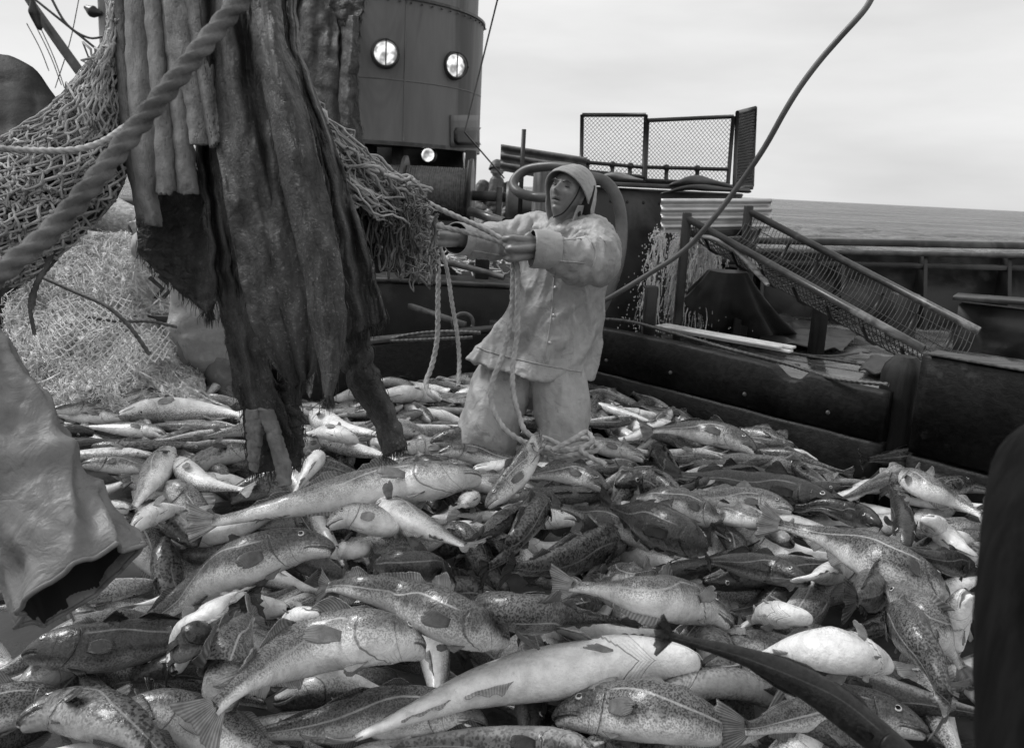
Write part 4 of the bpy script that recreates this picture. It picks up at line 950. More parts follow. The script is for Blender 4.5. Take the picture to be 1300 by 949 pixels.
# traced fish: (points head->tail in photo pixels, width px, roll, tone, gape, label, options)
TR = [
# in the strip below the printed frame
([(620,915),(560,905),(480,905),(400,920)],80,70,'mid',6,'grey spotted cod at the very bottom, left of centre',{}),
([(150,900),(210,905),(280,930),(340,965)],80,-80,'light',8,'pale cod at the very bottom left facing left',{}),
([(700,905),(770,900),(850,905),(930,930)],86,-75,'spot',6,'spotted cod at the very bottom centre facing left',{}),
([(1180,925),(1110,905),(1030,905),(950,925)],80,60,'mid',6,'grey cod along the bottom edge at right facing right',{}),
([(20,915),(80,900),(150,915),(200,950)],80,-100,'mott',10,'blotched cod filling the bottom left corner',{}),
# far row first (lowest in the heap), nearest last
([(152,530),(200,520),(270,522),(320,530)],40,150,'pale',6,'pale swollen cod at the far left, head left, under the oilskin leg',{}),
([(120,487),(165,491),(225,503)],24,60,'mid',6,'slim grey cod lying far left beneath the white net pile',{}),
([(40,500),(90,505),(130,512)],22,-70,'light',5,'slim streaked cod at the far left edge beside the black post',{}),
([(62,520),(110,516),(150,508),(190,492)],26,-70,'mid',5,'grey cod with raised tail left of the swollen pale one',{}),
([(405,578),(390,600),(375,624)],36,160,'pale',10,'pale cod standing belly out just right of the pale strap of hide',{}),
([(560,505),(520,500),(480,505),(440,520)],36,120,'pale',5,'white cod at the foot of the hides with its head toward the fisherman',{}),
([(395,525),(430,545),(470,550),(510,560)],38,150,'pale',6,'white cod lying belly up below the ragged hide tip',{}),
([(455,560),(420,548),(385,550)],30,100,'pale',6,'small white cod right of the hide bottoms, head right',{}),
([(545,560),(590,556),(640,560),(670,570)],32,-50,'mid',5,'grey cod before the fisherman\'s knees, lateral line showing',{}),
([(225,585),(255,612),(310,622)],36,140,'pale',6,'white-bellied cod curved like a bow under the centre of the hides',{}),
([(215,570),(195,605),(165,652)],44,110,'light',6,'cod hanging tail down just right of the near oilskin, pale flank out',{}),
([(165,672),(200,650),(250,645),(305,642)],38,-110,'pale',8,'pale humped cod with its blunt head beside the near oilskin',{}),
([(962,570),(920,553),(860,545),(805,548)],40,65,'mid',5,'long grey cod against the foot of the long board, lateral line clear',{}),
([(772,620),(735,603),(700,600),(660,605)],36,70,'mid',5,'grey cod with its eye toward us below the coil of rope',{}),
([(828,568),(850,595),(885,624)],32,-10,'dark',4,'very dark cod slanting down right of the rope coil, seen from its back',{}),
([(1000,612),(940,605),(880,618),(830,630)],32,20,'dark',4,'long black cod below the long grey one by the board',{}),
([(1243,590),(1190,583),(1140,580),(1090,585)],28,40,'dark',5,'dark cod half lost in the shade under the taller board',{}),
([(1235,612),(1180,622),(1130,618)],34,70,'mott',5,'mottled cod at the right behind the upright white head',{}),
([(1140,600),(1190,625),(1243,652)],40,-60,'light',6,'mottled light cod sloping down at the right, nose under the white head',{}),
([(1092,552),(1100,580),(1113,608),(1128,645)],46,175,'pale',26,'white cod head standing upright, mouth gaping at the sky, near the taller board',{'up': .14}),
([(1072,645),(1040,635),(1000,625),(950,617)],44,50,'dark',6,'black-headed cod facing right, blunt mouth above the big spotted one',{}),
([(1008,645),(960,635),(900,632),(850,637)],32,40,'light',6,'pale-faced cod squeezed under the black-headed one',{}),
([(782,613),(812,608),(850,622)],38,20,'mott',34,'cod with its round mouth wide open facing left by the rope coil',{}),
([(1120,664),(1092,655),(1050,640)],30,10,'dark',34,'dark cod whose open round mouth shows at the right middle',{}),
([(1150,692),(1145,655),(1130,620)],34,0,'dark',4,'dark cod seen from its back, pointing straight down at the right',{}),
([(1172,655),(1200,680),(1240,714)],42,-120,'pale',16,'pale-bellied cod with its head tipped up beside the dark vertical one',{}),
([(829,694),(790,668),(740,650),(690,637)],36,50,'mid',5,'grey cod with a whitened tail beside the long very dark one',{}),
([(615,642),(645,615),(668,585),(682,552)],36,-60,'light',5,'cod lying head down, its tail fin raised in front of the fisherman\'s knees',{'up': .05, 'tail_up': .14}),
([(607,602),(540,610),(450,624),(350,645),(270,662),(195,664)],44,95,'light',6,'longest pale cod, stretched across under the hides, head right',{'L': 1.02}),
([(604,628),(580,645),(555,668)],34,120,'pale',8,'small pale head right of the cod whose pectoral fin stands up',{}),
([(680,640),(650,655),(610,680),(580,702)],44,-80,'spot',5,'boldly spotted cod in the middle, below the raised tail fin',{}),
([(690,636),(668,665),(640,706)],42,10,'mott',10,'mottled dark cod nose up in the middle of the heap',{}),
([(920,668),(880,645),(840,632),(800,630)],44,60,'mid',6,'mid grey cod above the long very dark one, head right',{}),
([(895,695),(840,668),(780,645),(735,632),(690,620)],52,30,'dark',4,'long very dark cod sloping across right of centre',{}),
([(413,665),(445,655),(490,665),(540,690)],46,-75,'pale',8,'pale cod facing left, round eye, between the two large slanting ones',{}),
([(423,702),(470,692),(530,697),(590,706)],38,-110,'light',10,'cod facing left with creased white jaw in the centre left',{}),
([(479,632),(515,658),(580,688),(640,710),(718,735)],50,-112,'light',8,'pale cod in the centre with one pectoral fin standing up, head upper left',{'pec': 62, 'L': .74}),
([(800,680),(760,690),(710,710),(665,722)],56,-20,'mott',4,'blotched black cod right of centre, seen from its back',{}),
([(890,648),(930,655),(1000,668),(1060,682)],30,-60,'light',5,'slim spotted cod just above the big right-hand one',{}),
([(1243,724),(1180,706),(1110,686),(1050,668)],32,10,'dark',4,'narrow black cod running off to the right edge',{}),
([(1030,738),(985,724),(940,716),(890,710)],44,55,'dark',5,'dark cod with a bright ringed eye under the big spotted one',{}),
([(770,735),(830,726),(890,735),(935,762)],50,-60,'mid',5,'arched cod with a bold pale lateral line right of centre',{}),
([(1200,752),(1150,728),(1080,692),(1000,668),(930,650),(850,625)],76,72,'spot',6,'biggest spotted cod, sloping down to the right',{'L': .98}),
([(570,728),(500,716),(420,722),(340,745)],42,30,'dark',4,'dark cod lying right behind the arched centre one',{}),
([(426,690),(375,692),(300,716),(240,752),(160,810)],72,62,'mid',8,'large dark-backed cod at left, head right, pale lateral line',{'L': .92}),
([(890,842),(810,838),(720,850),(610,872),(500,915)],104,142,'pale',6,'largest cod, its huge white belly turned up at the bottom centre',{'L': 1.0}),
([(562,733),(578,760),(600,792)],32,40,'mid',38,'small cod with its square mouth open upward in the centre',{}),
([(933,787),(880,766),(820,755),(740,745),(660,742),(590,737)],70,68,'light',12,'long pale-faced cod facing right just below centre',{'L': .86, 'pec': 58}),
([(1097,716),(1050,728),(990,742),(905,770)],46,150,'pale',6,'slender white cod belly up, its snout touching the big spotted head',{}),
([(595,768),(660,778),(730,782),(810,790)],72,62,'spot',5,'plump cod behind the white-bellied one, dark spots toward us',{}),
([(1030,785),(985,780),(940,796),(900,832)],50,130,'pale',14,'white-throated cod with fanned gills, right of the black tail',{}),
([(1116,742),(1080,765),(1040,792),(1005,825)],60,10,'mott',4,'mottled cod seen from its back, nose up right of the fanned gills',{}),
([(215,855),(245,802),(290,757),(335,735)],56,-120,'pale',8,'white-bellied cod under the large dark-backed one, head low left',{}),
([(405,776),(375,788),(335,812)],42,120,'pale',22,'small pale open-mouthed head behind the lower spotted cod',{}),
([(1125,742),(1150,765),(1190,802),(1238,872)],38,-20,'light',4,'thin eel-like cod curving down the right side',{'L': .8}),
([(1222,745),(1215,775),(1200,815)],54,165,'pale',20,'white cod head raised beside the black stanchion',{'up': .06}),
([(642,807),(590,792),(530,766),(460,745),(400,748),(350,776)],76,52,'mid',5,'arched spotted cod at the centre front, tall dorsal fin, head right',{'L': .9, 'd1': 1.5, 'dl': 5}),
([(290,905),(288,850),(305,800),(335,765)],80,-58,'spot',5,'finely spotted cod standing on its head at lower left',{}),
([(262,795),(225,830),(190,880)],50,60,'dark',10,'dark cod head with a large eye at lower left',{}),
([(30,828),(75,822),(125,822),(185,812)],74,-72,'dark',6,'black cod with a bright eye in the lower left corner',{}),
([(1140,780),(1165,812),(1190,852),(1203,905)],66,20,'spot',4,'spotted cod climbing the lower right corner',{}),
([(1128,842),(1070,826),(1010,824),(940,845),(870,875)],76,112,'pale',8,'fat white-bellied cod lying at the bottom right, head right',{}),
([(535,817),(470,808),(400,818),(330,852),(262,905)],94,66,'light',10,'broad spotted cod at the bottom left, head right under the arched one',{'L': .98, 'pec': 50}),
]
LEGS += [(G(618, 545, .45)[0], G(618, 545, .45)[1], .10), (G(718, 555, .45)[0], G(718, 555, .45)[1], .10)]
# 1. lower layer, laid loosely over the deck
def zone_words(px, py, d):
    if py > 780: a = 'nearest the lens'
    elif py > 690: a = 'in the near heap'
    elif py > 610: a = 'in the middle of the heap'
    elif py > 540: a = 'farther back in the heap'
    else: a = 'at the back of the heap'
    return a
LANDMARKS = [((95, 480), 'the white net pile'), ((250, 500), 'the oilskin leg behind the hides'), ((345, 590), 'the pale straps of hide'), ((480, 560), 'the long hairy hide'), ((618, 550), 'the fisherman\'s far knee'), ((718, 565), 'the fisherman\'s near knee'),
 ((830, 500), 'the left end of the long board'), ((960, 560), 'the middle of the long board'), ((1090, 575), 'the right end of the long board'), ((1200, 590), 'the taller board'), ((90, 700), 'the near oilskin'), ((1245, 720), 'the black stanchion'), ((660, 540), 'the coil of rope'),
 ((437, 745), 'the arched centre cod'), ((1100, 700), 'the biggest spotted cod'), ((330, 700), 'the large dark-backed cod'), ((560, 680), 'the centre pale cod'), ((800, 650), 'the long very dark cod'), ((700, 830), 'the largest white belly'), ((800, 750), 'the long pale-faced cod'), ((1060, 830), 'the fat white-bellied cod'), ((100, 825), 'the black cod in the corner'), ((300, 640), 'the longest pale cod'), ((1000, 620), 'the black-headed cod')]
TONE_W = dict(mid='grey', light='light grey', dark='dark', pale='whitish', spot='spotted', mott='blotched')
LBL = {}
def autolabel(px, py, tone, roll, dx, dy):
    (lx, ly), nm = min(LANDMARKS, key=lambda q: (q[0][0]-px)**2+(1.6*(q[0][1]-py))**2)
    if abs(px-lx)+abs(py-ly) < 26: rel = 'tight against'
    elif abs(px-lx) > abs(py-ly)*1.3: rel = 'left of' if px < lx else 'right of'
    else: rel = 'behind' if py < ly else 'in front of'
    r = abs(roll); pose = 'belly-up' if r > 125 else ('upright' if r < 35 else '')
    hd = 'head left' if dx < -abs(dy) else 'head right' if dx > abs(dy) else 'head toward us' if dy > 0 else 'head away'
    base = ' '.join(x for x in (pose, TONE_W[tone], 'cod,') if x)+' '+hd+', '+rel+' '+nm
    k = LBL.get(base, 0); LBL[base] = k+1
    return base if k == 0 else (base+(', deeper', ', nearer us', ', beyond it', ', lowest')[k-1] if k < 5 else base)
rs = random.Random(11); r2 = np.random.default_rng(23)
# an even scatter of spine centres
cands = []
for _ in range(30000):
    y = rs.uniform(1.15, 4.75); x = rs.uniform(-2.4, 2.1)
    if not inside_region(x, y): continue
    px, py, d = proj((x, y, .35))
    if px < -90 or px > 1330 or py > 985: continue
    mind = .145+.02*max(0, 2.2-y)
    if all((x-a)**2+(y-b)**2 > mind**2 for a, b in cands): cands.append((x, y))
print('lower layer', len(cands))
def fill(cx, cy, L, tone, ang, roll, z0, fat=1., detail=1, gape=None, lift=0, stuff=None):
    bend = rs.uniform(-.7, .7); us = np.linspace(0, .88, NS)
    th = ang+bend*(us-.4); dx, dy = np.cos(th), np.sin(th); step = L*.88/(NS-1)
    X = cx-np.concatenate([[0], np.cumsum(dx[:-1])])*step; Y = cy-np.concatenate([[0], np.cumsum(dy[:-1])])*step
    X += cx-X[NS//2]; Y += cy-Y[NS//2]
    xy = np.column_stack([X, Y])
    for k in range(NS):
        if k in (0, 4, 8, 12) and not inside_region(X[k], Y[k]): return None
    pts = lay(lambda z: xy, L, fat, roll, z0, lift=lift)
    spine = np.vstack([pts, pts[-1]+(pts[-1]-pts[-2])*2.4])
    c = Cod(spine, L, fat, roll, rs.uniform(-25, 25))
    if stuff is not None:
        if tone not in stuff: stuff[tone] = (MB(), MB())
        b_ = c.body(8); B = stuff[tone][0]; B.add(np.vstack(b_.v), b_.f, 0, np.vstack(b_.uv))
        for kk in (('tail', {}), ('d1', {}), ('d2', {}), ('a1', {})):
            f_ = c.fin(kk[0], lean=rs.uniform(-60, 60), rs=rs); stuff[tone][1].add(np.vstack(f_.v), f_.f, 0, np.vstack(f_.uv))
        return None
    h = proj(pts[1]); q = proj(pts[-2]); m_ = proj(pts[8])
    if h[0] < -120 and q[0] < -120 or h[0] > 1400 and q[0] > 1400: return None
    lb = autolabel(m_[0], m_[1], tone, roll, h[0]-q[0], h[1]-q[1])
    return cod_obj(c, tone, gape if gape is not None else rs.choice([3, 5, 8, 14, 25]), lb, detail=detail, rs=rs)
TONES = ['mid', 'mid', 'light', 'light', 'dark', 'pale', 'pale', 'spot', 'mott']
LOW = {}
for (x, y) in cands:
    if rs.random() < .25: continue
    L = rs.uniform(.50, .72)*(.85 if y > 2.9 else 1); roll = rs.choice([-1, 1])*rs.choice([rs.uniform(15, 60), rs.uniform(30, 80), rs.uniform(100, 160)]); ang = rs.gauss(rs.choice([0, math.pi]), .75)
    fill(x, y, L, rs.choice(TONES), ang, roll, zheap(x, y)-.06, rs.uniform(.85, 1.05), stuff=LOW)
for k_, (tn, mb_) in enumerate(LOW.items()): pass
mb = MB(); mats_ = []
for tn, q_ in LOW.items():
    for src, m_ in ((q_[0], CM[tn]), (q_[1], FM[tn])):
        mats_.append(m_); V = np.vstack(src.v); U_ = np.vstack(src.uv); base_ = mb.n; mb.v.append(V); mb.uv.append(U_); mb.n += len(V); mb.f += [tuple(a+base_ for a in f) for f in src.f]; mb.m += [len(mats_)-1]*len(src.f)
o = mb.build('cod_heap', mats_, kind='stuff'); o['label'] = 'mass of cod lying under the others, filling the gaps in the heap'
n1 = len(FISH)
# 2. a second scatter for the back and the gaps
c2 = []
for _ in range(9000):
    y = rs.uniform(1.3, 4.7); x = rs.uniform(-2.2, 2.0)
    if not inside_region(x, y): continue
    mind = .185 if y > 2.9 else .25
    if all((x-a)**2+(y-b)**2 > mind**2 for a, b in c2):
        c2.append((x, y)); ang = rs.gauss(rs.choice([0, math.pi]), .8); roll = rs.choice([-1, 1])*rs.choice([rs.uniform(15, 60), rs.uniform(30, 80), rs.uniform(100, 160), rs.uniform(80, 120)])
        px, py, d = proj((x, y, .42))
        if px < -60 or px > 1320 or py > 960: continue
        fill(x, y, rs.uniform(.48, .66)*(.85 if y > 2.9 else 1), rs.choice(TONES+(['pale', 'light'] if y > 2.9 else [])), ang, roll, zheap(x, y), rs.uniform(.78, .96), 1)
print('fill fish', n1, len(FISH))
# 3. the fish traced from the photograph, each resting on those below
for px_pts, wpx, roll, tone, gape, label, opt in TR:
    pp = cat([(a, b, 0) for a, b in px_pts], 60)[:, :2]
    zg = .45; g0 = G(*pp[len(pp)//3], zg); d = proj(g0)[2]; half = wpx/2/FPX*d*.86
    if abs(roll) < 100: roll *= .60
    elif abs(roll) < 115: roll *= .75
    else: roll *= .86
    Hm = .099 if abs(math.sin(R_(roll))) > .5 else .080
    fat_L = half/Hm                                 # length that gives this girth
    w3 = np.array([P(a, b, d) if opt.get('up') else G(a, b, zg) for a, b in pp]); vis = plen(w3)
    L = opt.get('L', fat_L*1.0); L = max(.42, min(1.15, L)); fat = min(1.3, max(.75, fat_L/L)); L_tr = max(L, vis/.97) if vis > L*.95 else L
    if L_tr > L: fat = fat*L/L_tr; fat = max(.7, fat); L = L_tr
    frac = min(1., vis/L); us = np.linspace(0, .88, NS)
    def xy_of(z, pp=pp, frac=frac, L=L):
        o = []; last = None
        for i, u in enumerate(us):
            t_ = u/frac if frac > 0 else 0
            if t_ <= 1:
                k = t_*(len(pp)-1); a = int(k); b = min(a+1, len(pp)-1); q_ = pp[a]*(1-(k-a))+pp[b]*(k-a); o.append(G(q_[0], q_[1], z[i])[:2])
            else: o.append(o[-1]+nrm(o[-1]-o[-2])*(us[1]*L))
        return np.array(o)
    t_pts = lay(xy_of, L, fat, roll, zheap(g0[0], g0[1])+.03, record=False)
    kz = proj(t_pts[4])[2]/proj(np.array([*G(*pp[int(len(pp)*.3)], zg)]))[2]; kz = min(1.05, max(.72, kz)); L *= kz; vis *= kz
    pts = lay(xy_of, L, fat, roll, zheap(g0[0], g0[1])+.03)
    up = opt.get('up', 0); ups = np.linspace(1, 0, NS)**1.5*up
    if up:
        k = np.array([G(*pp[min(len(pp)-1, int(u/frac*(len(pp)-1)))], 0.5) for u in us if u <= frac])
        d0_ = proj(pts[0])[2]; A3 = nrm([.25, .35, -.9])*L*.88/(NS-1)
        for i, u in enumerate(us):
            if u > frac: pts[i] = pts[i-1]+A3
            if u <= frac:
                q_ = pp[min(len(pp)-1, int(u/frac*(len(pp)-1)))]; r_ = ray(*q_); zz = pts[i, 2]+ups[i]; yb = pts[-1 if frac >= .88 else int(frac/.88*(NS-1)), :2]
                pts[i] = P(q_[0], q_[1], d0_-.10*(1-u))
    if opt.get('tail_up'):
        n_ = NS
        for i in range(NS):
            f_ = max(0, (i-NS*.6)/(NS*.4)); q_ = proj(pts[i]); pts[i] = P(q_[0], q_[1], q_[2]-.25*f_*f_)
    spine = np.vstack([pts, pts[-1]+nrm(pts[-1]-pts[-2])*L*.13])
    c = Cod(spine, L, fat, roll)
    cod_obj(c, tone, gape, label, detail=2, pec_lean=opt.get('pec'), rs=rs, d1_up=opt.get('d1', 1.), dors_lean=opt.get('dl'))
print('cod', len(FISH))
# the dark fish flung up close to the lens at the bottom
pts = [P(1210, 1010, 1.10), P(1120, 940, 1.12), P(1040, 878, 1.14), P(960, 838, 1.15), P(870, 812, 1.16), P(812, 800, 1.17)]
c = Cod(pts, .50, .5, 20); cod_obj(c, 'black', 3, 'black out-of-focus cod rearing up close to the lens, its tail fin spread', detail=1, rs=rs, tail_spread=1.5)
# ---------------------------------------------------------------- cod end of the trawl: hides and netting
def interp_edge(E, v):
    E = np.asarray(E, float); s = np.concatenate([[0], np.cumsum(np.linalg.norm(np.diff(E[:, :2], axis=0), axis=1))]); s /= s[-1]
    return np.array([np.interp(v, s, E[:, k]) for k in range(E.shape[1])])
def hide(name, Lp, Rp, folds, m_, label, amp=.03, rag=3., th=.012, seed=0, bottom=None, pillow=False, nu=70, nv=150, group='hides hung round the cod end', cat_='hide', bul=0., rough=.004):
    A = np.zeros((nu, nv, 3)); Ls = cat(Lp, 80); Rs = cat(Rp, 80)
    for j in range(nv):
        v = j/(nv-1); l = interp_edge(Ls, v); r = interp_edge(Rs, v); w = r-l
        l = l+np.array([rag*ns(v*14, seed, 1), rag*ns(v*14, seed, 2), 0]); r = r+np.array([rag*ns(v*16, seed, 3), rag*ns(v*12, seed, 4), 0])
        for i in range(nu):
            u = i/(nu-1); ph = 2*math.pi*folds*u+1.6*ns(v*1.6, seed+7)+.9*ns(v*4, u*2, seed)
            if pillow: off = -amp*abs(math.sin(.5*(2*math.pi*folds*u+.5*ns(v*1.2, seed+7))))**.6
            else:
                du = (u-.5)*(.55+.45*(1-v))*folds        # folds fan out downwards
                g1 = ns(du*1.0+seed*3.1+v*.5, v*1.2, seed*1.7); g2 = ns(du*2.1+seed+v*1.2, v*2.4, seed*2.3); g3 = ns(u*5, v*14, seed)
                off = amp*(2.1*g1+.7*g2+.25*g3)-amp*.5*max(0, 1-abs(g1)*6)*sst(.1, .4, abs(math.sin(v*4+seed)))
            off += -bul*math.sin(math.pi*u)+.010*ns(u*3, v*6, seed)+rough*.6*ns(u*22, v*60, seed)
            p = l*(1-u)+r*u
            if bottom and v > .5: p = p+np.array([0, (bottom(u)+rag*1.5*ns(u*18, seed, 8))*sst(.5, 1, v), 0])
            A[i, j] = P(p[0], p[1], p[2]+off)
    mb = MB(); mb.grid(A); o = mb.build(name, m_, label=label, cat_=cat_, group=group, solid=th)
    if m_ is not M['suede']:     # frayed fibres along the torn edges
        q = np.random.default_rng(seed+100); fr = MB()
        edge = [A[0, j] for j in range(5, nv)]+[A[-1, j] for j in range(5, nv)]+[A[i, -1] for i in range(nu)]*2
        for _ in range(300):
            p = edge[q.integers(len(edge))]+q.normal(0, .004, 3); L = q.uniform(.01, .045); d = np.array([q.normal(0, .5), q.normal(0, .3), -1.])
            fr.tube(np.array([p+[0, 0, .006], p+d*L*.5, p+d*L*[.5, .5, 1]]), [.0014, .0010, .0004], 3, caps=False)
        for _ in range(500):     # coarse hair standing on the face
            i, j = q.integers(nu), q.integers(nv); p = A[i, j]+[0, -.004, 0]; L = q.uniform(.006, .02)
            fr.tube(np.array([p, p+np.array([q.normal(0, .4), -.5, -1.])*L]), [.0010, .0003], 3, caps=False)
        fr.build('frayed_edge', m_, o, kind='stuff')
    return o
T0 = -70
hide('hide', [(136,T0,2.62),(138,0,2.62),(146,90,2.62),(158,185,2.62),(176,278,2.62)], [(170,T0,2.6),(168,0,2.6),(172,90,2.6),(186,190,2.6),(205,282,2.6)], 1.4, M['suede'], 'narrow pale suede hide at the left edge of the hanging bunch', .05, pillow=True, seed=1)
hide('hide', [(160,T0,2.52),(160,0,2.52),(164,120,2.52),(172,220,2.52),(186,285,2.54)], [(196,T0,2.5),(190,0,2.5),(192,120,2.5),(196,210,2.5),(204,288,2.54)], 1, M['suede'], 'round fold of pale suede hide second from the left of the bunch', .05, pillow=True, seed=2)
hide('hide', [(184,T0,2.46),(185,0,2.46),(193,110,2.46),(199,190,2.46),(200,243,2.48)], [(228,T0,2.42),(226,0,2.42),(236,110,2.42),(244,190,2.42),(251,243,2.44)], 2, M['suede'], 'broad pale suede hide whose square lower hem hangs free', .05, pillow=True, seed=3, bottom=lambda u: -6*math.exp(-((u-.45)/.08)**2)+3)
hide('hide', [(206,T0,2.38),(209,0,2.38),(222,70,2.38),(238,140,2.38),(243,184,2.38)], [(238,T0,2.36),(238,0,2.36),(250,80,2.36),(260,140,2.36),(264,184,2.36)], 1, M['suede'], 'short pale suede hide with a straight cut end above the dark ones', .035, pillow=True, seed=4)
hide('hide', [(228,T0,2.36),(236,20,2.36),(250,100,2.36),(260,150,2.36),(268,186,2.36)], [(262,T0,2.34),(262,20,2.34),(270,100,2.34),(277,150,2.34),(279,176,2.34)], 1, M['suede'], 'short pale hide with a pointed torn tip', .03, pillow=True, seed=5, bottom=lambda u: 12*u*(1-u))
hide('hide', [(172,230,2.66),(176,290,2.66),(178,320,2.66),(205,350,2.66),(262,396,2.66)], [(252,215,2.6),(262,250,2.6),(268,300,2.6),(276,360,2.6),(268,400,2.6)], 1.5, M['hide'], 'dark torn flap of hide hanging below the pale square-hemmed one', .04, seed=6)
hide('hide', [(248,165,2.5),(254,230,2.5),(264,300,2.5),(276,380,2.5),(290,440,2.5),(300,500,2.52),(312,530,2.52)], [(275,165,2.46),(290,240,2.46),(305,320,2.46),(330,420,2.46),(345,480,2.48),(360,520,2.5),(372,555,2.52)], 2, M['hairy'], 'dark hairy strip of hide left of the broad one, reaching down to the fish', .045, seed=7, rag=4)
hide('hide', [(240,T0,2.3),(256,30,2.3),(270,130,2.3),(285,240,2.3),(300,330,2.3),(325,420,2.3),(352,470,2.32),(372,492,2.34)], [(318,T0,2.22),(322,30,2.22),(345,140,2.2),(372,250,2.2),(395,340,2.2),(404,420,2.22),(400,465,2.26),(392,478,2.3)], 3, M['hidemid'], 'broad dark suede hide in the middle, full of deep vertical folds', .05, seed=8, rag=3)
hide('hide', [(312,T0,2.24),(318,20,2.24),(338,120,2.2),(362,240,2.16),(385,340,2.14),(398,420,2.15),(408,462,2.16),(414,500,2.17)], [(356,T0,2.2),(356,20,2.2),(372,90,2.16),(400,180,2.12),(424,290,2.1),(438,390,2.12),(436,440,2.14),(420,502,2.16)], 1.4, M['hidemid'], 'dark hide in front with a rounded right edge ending in a drooping point', .045, seed=9, bul=.05, rag=2.5, bottom=lambda u: 8*(1-abs(2*u-1)))
hide('hide', [(352,T0,2.4),(356,30,2.4),(376,100,2.36),(404,190,2.34),(424,290,2.34),(436,390,2.36),(440,430,2.38)], [(374,T0,2.4),(376,40,2.4),(396,110,2.36),(420,170,2.34),(446,250,2.36),(470,330,2.38),(490,405,2.42)], 2.5, M['hairy'], 'rough hairy hide along the right side of the bunch, edge wrinkled', .05, seed=10, rag=5)
hide('hide', [(428,380,2.5),(432,440,2.5),(446,490,2.5),(474,530,2.5),(490,578,2.5)], [(458,330,2.44),(464,410,2.44),(478,470,2.44),(498,520,2.46),(514,566,2.48)], .8, M['hairy'], 'longest hairy hide, hanging like a shaggy leg onto the fish', .02, seed=11, rag=5, bul=.045, th=.02)
hide('hide', [(300,455,2.58),(308,500,2.58),(312,560,2.58),(318,602,2.58)], [(368,455,2.56),(380,500,2.56),(384,560,2.56),(380,590,2.56)], 1.5, M['hairy'], 'black wet end of hide hidden behind the two pale straps', .035, seed=12, rag=6)
hide('hide', [(312,520,2.46),(315,560,2.46),(318,595,2.46)], [(338,520,2.46),(334,545,2.46),(326,600,2.46)], .6, M['suede'], 'short pale strap of hide, left one of a pair touching the fish', .012, seed=13, th=.01, bul=.02, nu=20, nv=50, group=None)
hide('hide', [(328,518,2.44),(342,560,2.44),(352,600,2.44),(356,618,2.44)], [(346,520,2.44),(358,555,2.44),(368,590,2.44),(368,614,2.44)], .6, M['suede'], 'long pale strap of hide, right one of a pair touching the fish', .012, seed=14, th=.01, bul=.03, nu=20, nv=60, group=None)
hide('hide', [(384,450,2.4),(388,480,2.4),(392,500,2.4)], [(398,462,2.38),(398,480,2.38),(394,505,2.38)], .5, M['suede'], 'little pale torn scrap of hide beside the drooping point', .01, seed=15, th=.006, nu=14, nv=20, group=None)
# hides hung on the gallows mast behind
hide('hide', [(358,T0,4.8),(358,60,4.8),(372,130,4.8),(392,190,4.8)], [(428,T0,4.7),(430,60,4.7),(432,140,4.7),(436,200,4.7)], 2.5, M['hide'], 'black hide hanging high on the gallows mast behind the bunch', .08, seed=16)
hide('hide', [(430,20,4.6),(428,80,4.6),(432,140,4.6),(438,190,4.6)], [(456,T0+90,4.5),(455,80,4.5),(456,140,4.5),(466,205,4.5)], 1, M['hidemid'], 'narrow paler strip of hide against the grey deckhouse', .03, seed=17, rag=2, bul=.04)
hide('hide', [(408,T0,4.6),(418,0,4.6),(440,40,4.6)], [(460,T0,4.5),(462,0,4.5),(455,44,4.5)], 2, M['hairy'], 'ragged scrap of hide at the top, over the gallows mast', .03, seed=18, rag=3)

# shaggy twine
def twine(mb, a, b, r, w, seed, n=8, k=4, mat=0):
    a, b = np.asarray(a), np.asarray(b); L = np.linalg.norm(b-a); t_ = np.linspace(0, 1, n); e_ = np.sin(np.pi*t_)
    off = np.array([[ns(x*3+seed, seed*.7, q*9.1) for q in range(3)] for x in t_*2])*w*L
    mb.tube(a+(b-a)*t_[:, None]+off*e_[:, None], r, k, caps=False, mat=mat)
def diamond(mb, f, nu, nv, r, jit, seed, wig=.35, k=4, n=6, skip=0.):
    """diamond meshes knotted over a surface f(u,v)"""
    q = np.random.default_rng(seed); N = {}
    for i in range(nu+1):
        for j in range(nv+1):
            if (i+j) % 2: continue
            u, v = np.clip((i+q.normal(0, jit))/nu, 0, 1), np.clip((j+q.normal(0, jit))/nv, 0, 1); N[i, j] = f(u, v)
            mb.ball(N[i, j], r*1.75, 6, 4)
    for (i, j), a in N.items():
        for di in (1, -1):
            b = N.get((i+di, j+1))
            if b is not None and q.uniform() > skip: twine(mb, a, b, r, wig, q.uniform(0, 99), n, k)
# left-hand netting, thick twine, pulled up out of the picture
LE = cat([(132,T0,0),(136,40,0),(104,92,0),(60,140,0),(-10,186,0),(-90,260,0),(-140,340,0)], 60)[:, :2]
RE = cat([(152,T0,0),(152,60,0),(150,130,0),(158,185,0),(150,240,0),(95,305,0),(20,365,0)], 60)[:, :2]
def netsurf(off=0, seed=0, bulge=.16):
    def f(u, v):
        k = v*59; a = int(k); b = min(59, a+1); l = LE[a]*(1-(k-a))+LE[b]*(k-a); r = RE[a]*(1-(k-a))+RE[b]*(k-a); p = l*(1-u)+r*u
        return P(p[0], p[1], 2.75-bulge*math.sin(math.pi*u)*(.4+.6*v)+off+.05*ns(u*5, v*12, seed)-.25*v)
    return f
e = empty('trawl_netting', P(60, 360, 2.6), 'thick knotted net twine gathered up at the upper left, beside the pale hides', 'netting')
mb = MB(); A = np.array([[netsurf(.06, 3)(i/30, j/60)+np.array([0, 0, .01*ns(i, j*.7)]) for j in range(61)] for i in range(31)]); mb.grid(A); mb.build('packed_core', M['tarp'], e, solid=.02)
def tri(x): x = x % 1.; return 4*abs(x-.5)-1
q_ = np.random.default_rng(5)
